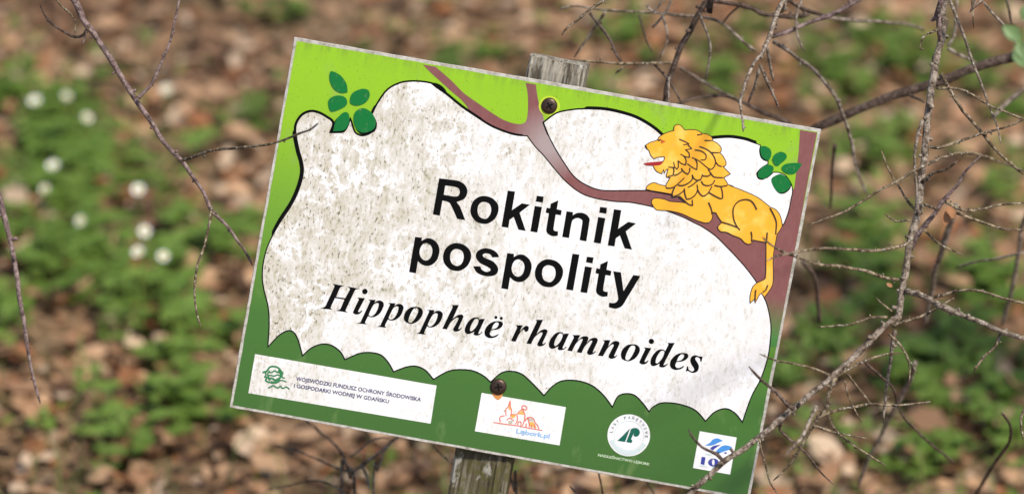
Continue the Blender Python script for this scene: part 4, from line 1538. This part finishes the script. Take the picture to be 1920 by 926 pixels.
tw(K4([(978, 512), (1020, 512), (1080, 510), (1160, 535), (1280, 610), (1440, 675), (1490, 695)]), 3.0, 1.8, -0.05, -0.07)
tw(K4([(1005, 425), (1050, 520), (1130, 640), (1230, 760), (1310, 860), (1380, 926), (1480, 1010)]), 3.4, 2.6, -0.04, -0.05)
tw(K4([(940, 850), (1000, 855), (1100, 820), (1250, 770), (1390, 730), (1490, 685)]), 3.4, 2.0, -0.05, -0.05)
tw(K4([(897, 695), (870, 780), (848, 900)]) + K5([(795, 30), (800, 150), (815, 290), (838, 345)]), 3.2, 2.6, -0.05, -0.05, m_bark)
tw(K5([(838, 350), (780, 310), (720, 220), (660, 120), (612, 5)]), 2.8, 1.5, -0.04, -0.03)
tw(K5([(855, 85), (780, 125), (690, 180), (600, 225), (500, 290), (400, 345), (300, 380), (215, 410)]), 3.4, 1.4, -0.05, -0.05)
tw(K5([(850, 85), (950, 45), (1060, 20), (1180, 40), (1389, 120)]), 3.0, 2.2, -0.03, 0.2)
tw(K5([(762, 508), (670, 535), (580, 550), (440, 545), (330, 535), (230, 545), (140, 560), (60, 575), (-10, 610)]), 3.6, 1.6, -0.06, -0.15)
tw(K5([(712, 708), (620, 690), (500, 655), (390, 635), (270, 620), (200, 605), (130, 575), (60, 545), (0, 505), (-30, 478)]), 3.6, 1.7, -0.06, -0.16)
tw(K5([(768, 545), (830, 440), (900, 350), (950, 280), (1030, 190), (1080, 110), (1160, 30)]), 6.0, 1.6, -0.05, -0.08, m_red, 0.012)
tw(K5([(835, 178), (900, 130), (960, 110), (1025, 65)]), 3.6, 1.8, -0.05, -0.08)
tw(K5([(965, 285), (1060, 330), (1160, 325), (1260, 300), (1400, 293)]), 3.2, 2.0, -0.07, -0.03)
tw(K5([(1000, 335), (1120, 380), (1200, 410), (1300, 435), (1400, 436)]), 3.0, 2.2, -0.07, -0.05)
tw(K5([(845, 435), (900, 490), (960, 530), (1060, 572)]), 2.8, 1.2, -0.06, -0.05)
tw(K5([(775, 385), (740, 385), (690, 388), (630, 350)]), 2.6, 1.6, -0.05, -0.05)
tw(K5([(850, 300), (862, 305), (900, 320), (925, 330)]), 3.0, 2.0, -0.06, -0.07)
lowr = twig('branch', K5([(745, 768), (850, 800), (950, 855), (1050, 892)]) + K6([(900, 30), (1000, 70), (1100, 105), (1200, 150), (1330, 195)]), 5.6, 4.4, -0.06, -0.10, m_bark, larch, 4, 0.02, seg=9)
tw(K5([(880, 805), (960, 785), (1050, 765), (1160, 770), (1260, 800), (1400, 838)]), 3.2, 1.8, -0.04, -0.06)
tw(K6([(690, 130), (800, 95), (900, 45), (985, -5)]), 4.0, 1.6, -0.07, -0.07)
tw(K6([(668, 88), (590, 90), (500, 120), (430, 128), (335, 135)]), 3.0, 1.5, -0.07, -0.07)
tw(K6([(690, 60), (640, 20), (610, -10)]), 1.8, 1.0, -0.07, -0.07)
tw(K6([(392, 362), (320, 330), (230, 310), (130, 290), (60, 260)]), 2.6, 1.6, -0.08, -0.09)
tw(K6([(222, 522), (180, 490), (150, 450), (100, 410), (50, 365), (8, 320)]), 4.4, 2.2, -0.085, -0.10, m_dark, 0.010)
tw(K6([(425, 368), (520, 315), (600, 280), (680, 260), (735, 255)]), 3.2, 1.8, -0.08, -0.07)
tw(K6([(672, 165), (720, 210), (760, 270), (775, 330), (770, 400)]), 2.8, 1.4, -0.07, -0.07)
tw(K6([(758, 275), (790, 320), (812, 358)]), 1.8, 1.0, -0.07, -0.07)
tw(K6([(705, 150), (690, 250), (672, 360), (658, 460), (648, 590)]), 4.0, 2.4, -0.02, 0.0, m_bark)
cl = K6([(425, 372), (390, 440), (378, 520), (330, 580), (280, 660), (230, 750), (180, 810), (128, 862)])
tw(cl, 4.6, 1.7, -0.085, -0.07, knob=0.010)
tw(K6([(335, 562), (400, 540), (480, 515), (580, 500), (700, 505), (875, 488)]), 3.8, 1.8, -0.08, -0.06)
tw(K6([(385, 550), (420, 620), (500, 690), (580, 740), (660, 790)]), 3.2, 1.6, -0.08, -0.05)
tw(K6([(318, 602), (400, 630), (480, 645), (572, 662)]), 2.6, 1.4, -0.08, -0.07)
tw(K6([(478, 355), (530, 420), (580, 490), (600, 515)]), 2.6, 1.6, -0.08, -0.06)
tw(K6([(465, 390), (480, 450), (500, 500), (545, 588)]), 1.7, 1.2, -0.08, -0.07)
tw(K6([(170, 580), (155, 620), (220, 680), (290, 740), (350, 820), (412, 880)]), 3.0, 1.4, -0.085, -0.06, m_dark)
tw(K6([(58, 662), (85, 770), (105, 850), (115, 880), (160, 940)]), 2.0, 1.4, -0.09, -0.07)
tw(K6([(330, 510), (280, 620), (240, 680), (188, 742)]), 3.6, 2.6, -0.12, -0.16, m_bark, 0.008)
tw(K6([(1205, 165), (1180, 230), (1120, 280), (1075, 348)]), 3.4, 2.0, -0.09, -0.09, parent=lowr)
tw(K6([(1200, -5), (1260, 8), (1330, 25)]), 2.2, 1.8, -0.05, -0.05, parent=lowr)
tw(crop(1290, 800, 9.747, [(690, 650), (600, 580), (520, 500), (400, 440), (260, 370), (150, 260), (70, 150), (18, 40)]), 3.8, 1.7, -0.092, -0.10, m_dark, 0.012)
tw(K8([(1190, 575), (1150, 590), (1100, 605)]), 1.6, 1.0, -0.09, -0.09)
# behind and out of focus on the right
tw(K6([(560, 300), (690, 420), (720, 520), (800, 620), (900, 710), (985, 775)]), 2.6, 2.2, 0.05, 0.25, m_dark, 0)
tw(K6([(1215, 545), (1250, 600), (1245, 680), (1190, 760), (1140, 840), (1080, 940)]), 2.6, 3.6, 0.10, 0.30, m_dark, 0)
tw(K6([(1330, 500), (1302, 570), (1312, 668)]), 2.8, 2.0, -0.02, -0.02, knob=0)
tw(K5([(1410, 330), (1380, 420), (1340, 680), (1300, 850), (1270, 950)]), 4.2, 4.2, 0.25, 0.35, m_bark, 0)
tw(K5([(1020, 300), (960, 500), (910, 650), (885, 790), (850, 950)]), 6.0, 4.0, 0.2, 0.3, m_bark, 0)
tw(K6([(800, 300), (770, 400), (690, 540), (630, 660), (560, 800), (530, 900)]), 5.0, 3.0, 0.22, 0.34, m_bark, 0)
tw(K5([(1389, 560), (1250, 590), (1130, 610), (1020, 640)]), 2.6, 2.0, 0.2, 0.25, m_bark, 0)
dkb = twig('branch', [(2050, 70)] + K4([(1482, 312), (1400, 335), (1200, 392), (1000, 470), (800, 532), (600, 602), (400, 690), (280, 745), (200, 790)]), 10.0, 8.0, 0.15, 0.22, m_dark, larch, 5, 0.0, jit=0.03, rough=0.08,
           pre=[(1.12, 2.78, 0.95), (0.75, 2.72, 0.86)], pre_r=[0.012, 0.007], seg=10)
tw(K4([(800, 540), (860, 570), (910, 600)]), 3.0, 2.0, 0.19, 0.15, m_dark, 0, parent=dkb)
tw(K4([(30, 240), (150, 320), (260, 400), (340, 490), (400, 580), (430, 660), (460, 740), (490, 850), (505, 960)]), 4.2, 3.0, 0.12, 0.18, m_bark, 0.02, parent=dkb)
tw(K4([(1500, 505), (1400, 580), (1340, 640), (1290, 690)]), 5.0, 4.0, 0.25, 0.25, m_bark, 0, parent=dkb)
tw(K4([(300, 100), (350, 103), (500, 120), (680, 130), (850, 150), (905, 182)]), 3.4, 2.6, 0.2, 0.3, m_bark, 0, parent=dkb)
tw(K4([(200, -10), (165, 100), (170, 200), (210, 300)]), 2.8, 2.0, 0.1, 0.1, m_bark, 0, parent=dkb)
tw(K5([(365, -20), (345, 150), (340, 320)]), 3.4, 2.6, 0.25, 0.3, m_dark, 0, parent=dkb)
tw(K5([(460, 20), (490, 140), (540, 250)]), 3.6, 2.6, 0.3, 0.3, m_bark, 0, parent=dkb)
tw(K5([(190, 610), (250, 690), (270, 780), (280, 940)]), 4.0, 4.0, 0.25, 0.3, m_dark, 0, parent=dkb)
tw(K4([(1040, 270), (1080, 200), (1090, 60), (1100, -20)]), 3.0, 3.0, 0.2, 0.2, m_bark, 0, parent=dkb)
tw(K4([(1040, 280), (1120, 320), (1200, 360)]), 4.0, 3.0, 0.2, 0.2, m_bark, 0, parent=dkb)
tw(K4([(1380, -10), (1400, 70), (1415, 150)]), 3.0, 2.0, 0.2, 0.2, m_dark, 0, parent=dkb)

# upper middle
um = twig('branch', K3([(1085, -60), (1060, 0), (1020, 60), (960, 160), (910, 260), (860, 370), (820, 480), (780, 600), (765, 690), (750, 760)]), 6.0, 5.0, 0.08, 0.12, m_dark, larch, 6, 0.03,
          pre=[(0.2, 2.43, 1.23), (0.17, 2.5, 1.0)], pre_r=[0.006, 0.004], seg=9)
tw(K3([(400, -15), (280, 60), (180, 140), (110, 195), (85, 238)]), 3.2, 1.5, 0.0, 0.0, m_twig, 0.014, parent=um)
tw(K3([(75, 60), (180, 40), (330, 65), (500, 75), (700, 88), (900, 105), (1050, 120), (1160, 160), (1250, 240), (1380, 340)]), 1.6, 3.2, 0.16, 0.16, m_bark, 0.02, parent=um)
tw(K3([(270, 90), (330, 160), (400, 260), (440, 350), (500, 437)]), 3.0, 2.6, 0.12, 0.1, m_dark, 0.016, parent=um)
tw(K3([(130, 402), (300, 412), (450, 425), (600, 425), (820, 420)]), 2.0, 3.0, 0.08, 0.1, m_twig, 0.02, parent=um)
tw(K3([(510, 435), (475, 465), (442, 492)]), 2.6, 1.8, 0.1, 0.1, m_twig, 0, parent=um)
tw(K3([(1000, 90), (1050, 210), (1075, 310), (1065, 430), (1045, 528)]), 2.8, 2.0, 0.08, 0.1, m_bark, 0.016, parent=um)
tw(K3([(700, 430), (780, 520), (850, 620), (890, 705)]), 2.4, 2.2, 0.1, 0.1, m_dark, 0.02, parent=um)
tw(K3([(370, 85), (290, 200), (170, 385)]), 2.6, 2.0, 0.15, 0.18, m_bark, 0, parent=um)
tw(K3([(800, 520), (795, 600), (802, 735)]), 2.6, 2.0, 0.05, -0.01, m_bark, 0.02, parent=um)
tw(K3([(690, 185), (740, 130), (790, 60), (825, -15)]), 2.2, 2.2, 0.1, 0.08, m_bark, 0.016, parent=um)
tw(K3([(650, 35), (690, 78), (740, 30), (750, -10)]), 2.4, 1.8, 0.12, 0.12, m_bark, 0.016, parent=um)
tw(K3([(750, 90), (790, 260), (740, 390)]), 2.6, 1.8, 0.15, 0.15, m_bark, 0, parent=um)
tw(K3([(600, 100), (640, 240), (690, 350)]), 2.2, 1.8, 0.2, 0.2, m_dark, 0, parent=um)
tw(K3([(870, 450), (1000, 530), (1150, 612), (1260, 665)]), 2.8, 2.8, 0.2, 0.2, m_bark, 0, parent=um)
tw(K3([(840, 705), (950, 665), (1160, 640), (1300, 690), (1450, 760), (1620, 830)]), 3.0, 5.0, 0.2, 0.22, m_dark, 0, parent=um)
ur = twig('branch', K3([(1590, -70), (1560, 0), (1520, 100), (1480, 220), (1440, 330), (1380, 400), (1330, 500), (1290, 620), (1280, 720), (1295, 880)]), 5.2, 2.2, 0.06, -0.10, m_bark, larch, 7, 0.016,
          pre=[(0.32, 2.44, 1.23), (0.26, 2.47, 1.0)], pre_r=[0.005, 0.004], seg=8)
tw(K3([(1450, 305), (1470, 420), (1500, 545)]), 3.2, 2.4, 0.03, 0.05, m_bark, 0.014, parent=ur)
tw(K3([(1405, 430), (1470, 580), (1535, 725)]), 3.0, 2.4, 0.04, 0.06, m_bark, 0.014, parent=ur)
tw(K3([(1400, 460), (1370, 580), (1330, 690)]), 3.0, 2.0, 0.04, 0.06, m_bark, 0.014, parent=ur)
tw(K3([(1070, 5), (1200, 20), (1350, 55), (1440, 100), (1603, 112)]) + K4([(150, 95), (240, 85)]), 4.4, 5.0, 0.14, 0.16, m_dark, 0.03, parent=um)
tw(K4([(20, 215), (150, 170), (300, 110), (420, 60), (530, 0), (600, -50)]), 4.2, 5.0, 0.10, 0.12, m_red, 0.03, parent=ur)
tw(K4([(100, -10), (180, 40), (260, 75), (330, 90)]), 4.6, 3.0, 0.12, 0.14, m_dark, 0.02, parent=ur)
tw(K3([(1260, 50), (1200, 110), (1150, 170)]), 2.2, 1.6, 0.15, 0.16, m_dark, 0, parent=um)

# young leaves at the right edge, near the camera, and a withered one caught in the twigs
m_young = green_mat('young_leaf_green', (0.15, 0.25, 0.10), (0.19, 0.30, 0.12))
m_dead, t, b = new_mat('withered_leaf', 0.7, 0.2)
t.links.new(mix(t, nz(t, objco(t), 250, 4), (0.20, 0.08, 0.03), (0.38, 0.20, 0.10)), b.inputs['Base Color'])


def small_leaf(px, py, ln, ang, dep, mat, seed, parent=larch):
    pv_, pf_ = leaf_shape(6, False, seed)
    c0 = W(px, py, DSIGN + dep)
    s = ln * PX0 * (DSIGN + dep)
    a = R(ang)
    ax = RGT * math.cos(a) - UPV * math.sin(a)
    ay = RGT * math.sin(a) + UPV * math.cos(a)
    V = [c0 + (ax * v[0] + ay * v[1] - FWD * v[2]) * s - larch.location for v in pv_]
    return mesh_obj('leaf', V, pf_, mat, parent, smooth=True)


for (px, py, ln, ang, sdd) in ((1898, 62, 44, 35, 1), (1914, 92, 36, 80, 2), (1912, 108, 40, 60, 3), (1922, 24, 30, 100, 4)):
    small_leaf(px, py, ln, ang, -0.34, m_young, sdd)
tw([(1960, 20), (1935, 60), (1915, 88), (1905, 108)], 2.0, 1.4, -0.34, -0.34, m_twig, 0)
small_leaf(1776, 405, 34, 100, -0.075, m_dead, 11)
small_leaf(1785, 398, 24, 70, -0.08, m_dead, 12)
small_leaf(1668, 534, 13, 30, -0.07, m_dead, 13)

# left hanging branch
lb = twig('branch', K1([(215, -110), (240, -40), (290, 20), (320, 80), (370, 150), (440, 260), (480, 330), (520, 390), (590, 490), (640, 560), (700, 630), (760, 710), (800, 790), (850, 850), (905, 920)]) + K2([(870, 50), (902, 110)]),
          7.0, 2.2, 0.0, 0.02, m_red, larch, 8, 0.022, pre=[(-0.5, 2.38, 1.18), (-0.46, 2.40, 0.98)], pre_r=[0.005, 0.0045], seg=10)
tw(K1([(522, 372), (540, 352), (570, 320), (600, 260), (630, 190), (655, 100), (670, 30), (680, -30)]), 3.8, 2.0, 0.0, 0.0, m_red, 0.018, parent=lb)
tw(K1([(688, 606), (710, 600), (760, 580), (840, 562), (930, 555), (1040, 540)]) + [(558, 251), (580, 244), (598, 231)], 3.0, 2.0, 0.0, -0.14, m_twig, 0.02, parent=lb)
tw(K1([(798, 785), (790, 850), (772, 915)]) + K2([(725, 50), (705, 110), (695, 200), (705, 290), (718, 326)]), 2.8, 1.9, 0.0, -0.02, m_twig, 0.016, parent=lb)
tw(K1([(335, 98), (320, 130), (280, 140), (230, 115), (180, 75), (150, 20)]), 3.4, 1.8, 0.0, 0.03, m_dark, 0.012, parent=lb)
tw(K1([(322, 120), (318, 145), (310, 172)]), 3.0, 1.6, 0.0, -0.02, m_dark, 0.008, parent=lb)
tw(K1([(205, -10), (240, 30), (280, 70), (285, 130)]), 2.0, 1.6, 0.04, 0.04, m_twig, 0.02, parent=lb)
twig('branch', [(-60, 240), (-30, 300)] + K1([(-5, 740), (20, 830), (40, 926)]) + K2([(55, 110), (75, 250), (95, 380), (110, 470), (130, 550), (143, 602)]), 6.6, 2.4, -0.10, -0.10, m_red, larch, 9, 0.018,
     pre=[(-0.68, 2.38, 1.14), (-0.50, 2.25, 0.9)], pre_r=[0.005, 0.004], seg=9)

# ---- small bare shrub rooted behind the stake
sp = W(690, 1010, DSIGN + 0.16)
sz = ground_z(sp.x, sp.y)
shrub = empty('bare_shrub', (sp.x, sp.y, sz))
tag(shrub, 'small bare shrub with tangled thin twigs growing behind the sign foot', 'shrub')
st = twig('stem', KB([(640, 561), (600, 440), (580, 360), (520, 240), (430, 150), (320, 60), (260, 0)]), 3.0, 1.9, 0.22, 0.28, m_twig, shrub, 60, 0.03,
          pre=[(sp.x, sp.y, sz - 0.03), (sp.x - 0.005, sp.y, sz + 0.12)], pre_r=[0.0022, 0.0018])


def sw(pts, r0, r1, d0, d1, mat=m_bark, pre=None, pre_r=None):
    sd[0] += 1
    return twig('twig', pts, r0 * 0.7, r1 * 0.7, d0 + 0.06, d1 + 0.08, mat, shrub, sd[0], 0.0, pre=pre, pre_r=pre_r)


root_pre = [(sp.x + 0.004, sp.y + 0.004, sz - 0.02), (sp.x, sp.y + 0.01, sz + 0.1)]
root_r = [0.002, 0.0017]
sw(KB([(540, 500), (620, 405), (720, 330), (850, 230), (950, 150), (1020, 100)]), 4.6, 4.0, 0.18, 0.15, pre=root_pre, pre_r=root_r)
sw(KB([(770, 520), (800, 400), (840, 270), (905, 165)]), 3.4, 2.6, 0.17, 0.15, pre=root_pre, pre_r=root_r)
sw(KB([(590, 405), (430, 340), (300, 280), (180, 238), (60, 210)]), 3.0, 2.0, 0.17, 0.22, m_twig)
sw(KB([(600, 600), (550, 561), (500, 510), (420, 470), (320, 460), (150, 500), (0, 530)]), 3.4, 2.0, 0.16, 0.18, m_twig)
sw(KB([(590, 295), (700, 220), (780, 160), (880, 150)]), 2.4, 2.2, 0.18, 0.16)
sw(KB([(740, 520), (720, 430), (690, 370), (720, 330)]), 3.0, 2.4, 0.14, 0.16, m_bark)
sw(KB([(1800, 600), (1785, 540), (1760, 440), (1738, 370), (1730, 330)]), 3.4, 2.8, 0.06, 0.05, m_bark, pre=[(W(985, 1010, 2.7).x, W(985, 1010, 2.7).y, sz + 0.02)], pre_r=[0.0018])
sw(K8([(520, 700), (500, 637), (480, 530), (462, 440)]), 2.6, 2.2, 0.05, 0.03, m_twig)
sw(K8([(340, 690), (310, 637), (262, 578)]), 3.4, 2.0, -0.03, -0.03, m_dark)
sw(K8([(900, 690), (860, 620), (800, 520), (780, 480)]), 2.6, 2.4, 0.10, 0.08, m_twig)
sw(KB([(1150, 150), (1230, 250), (1290, 300), (1320, 340)]), 2.4, 2.0, 0.15, 0.12, m_twig)
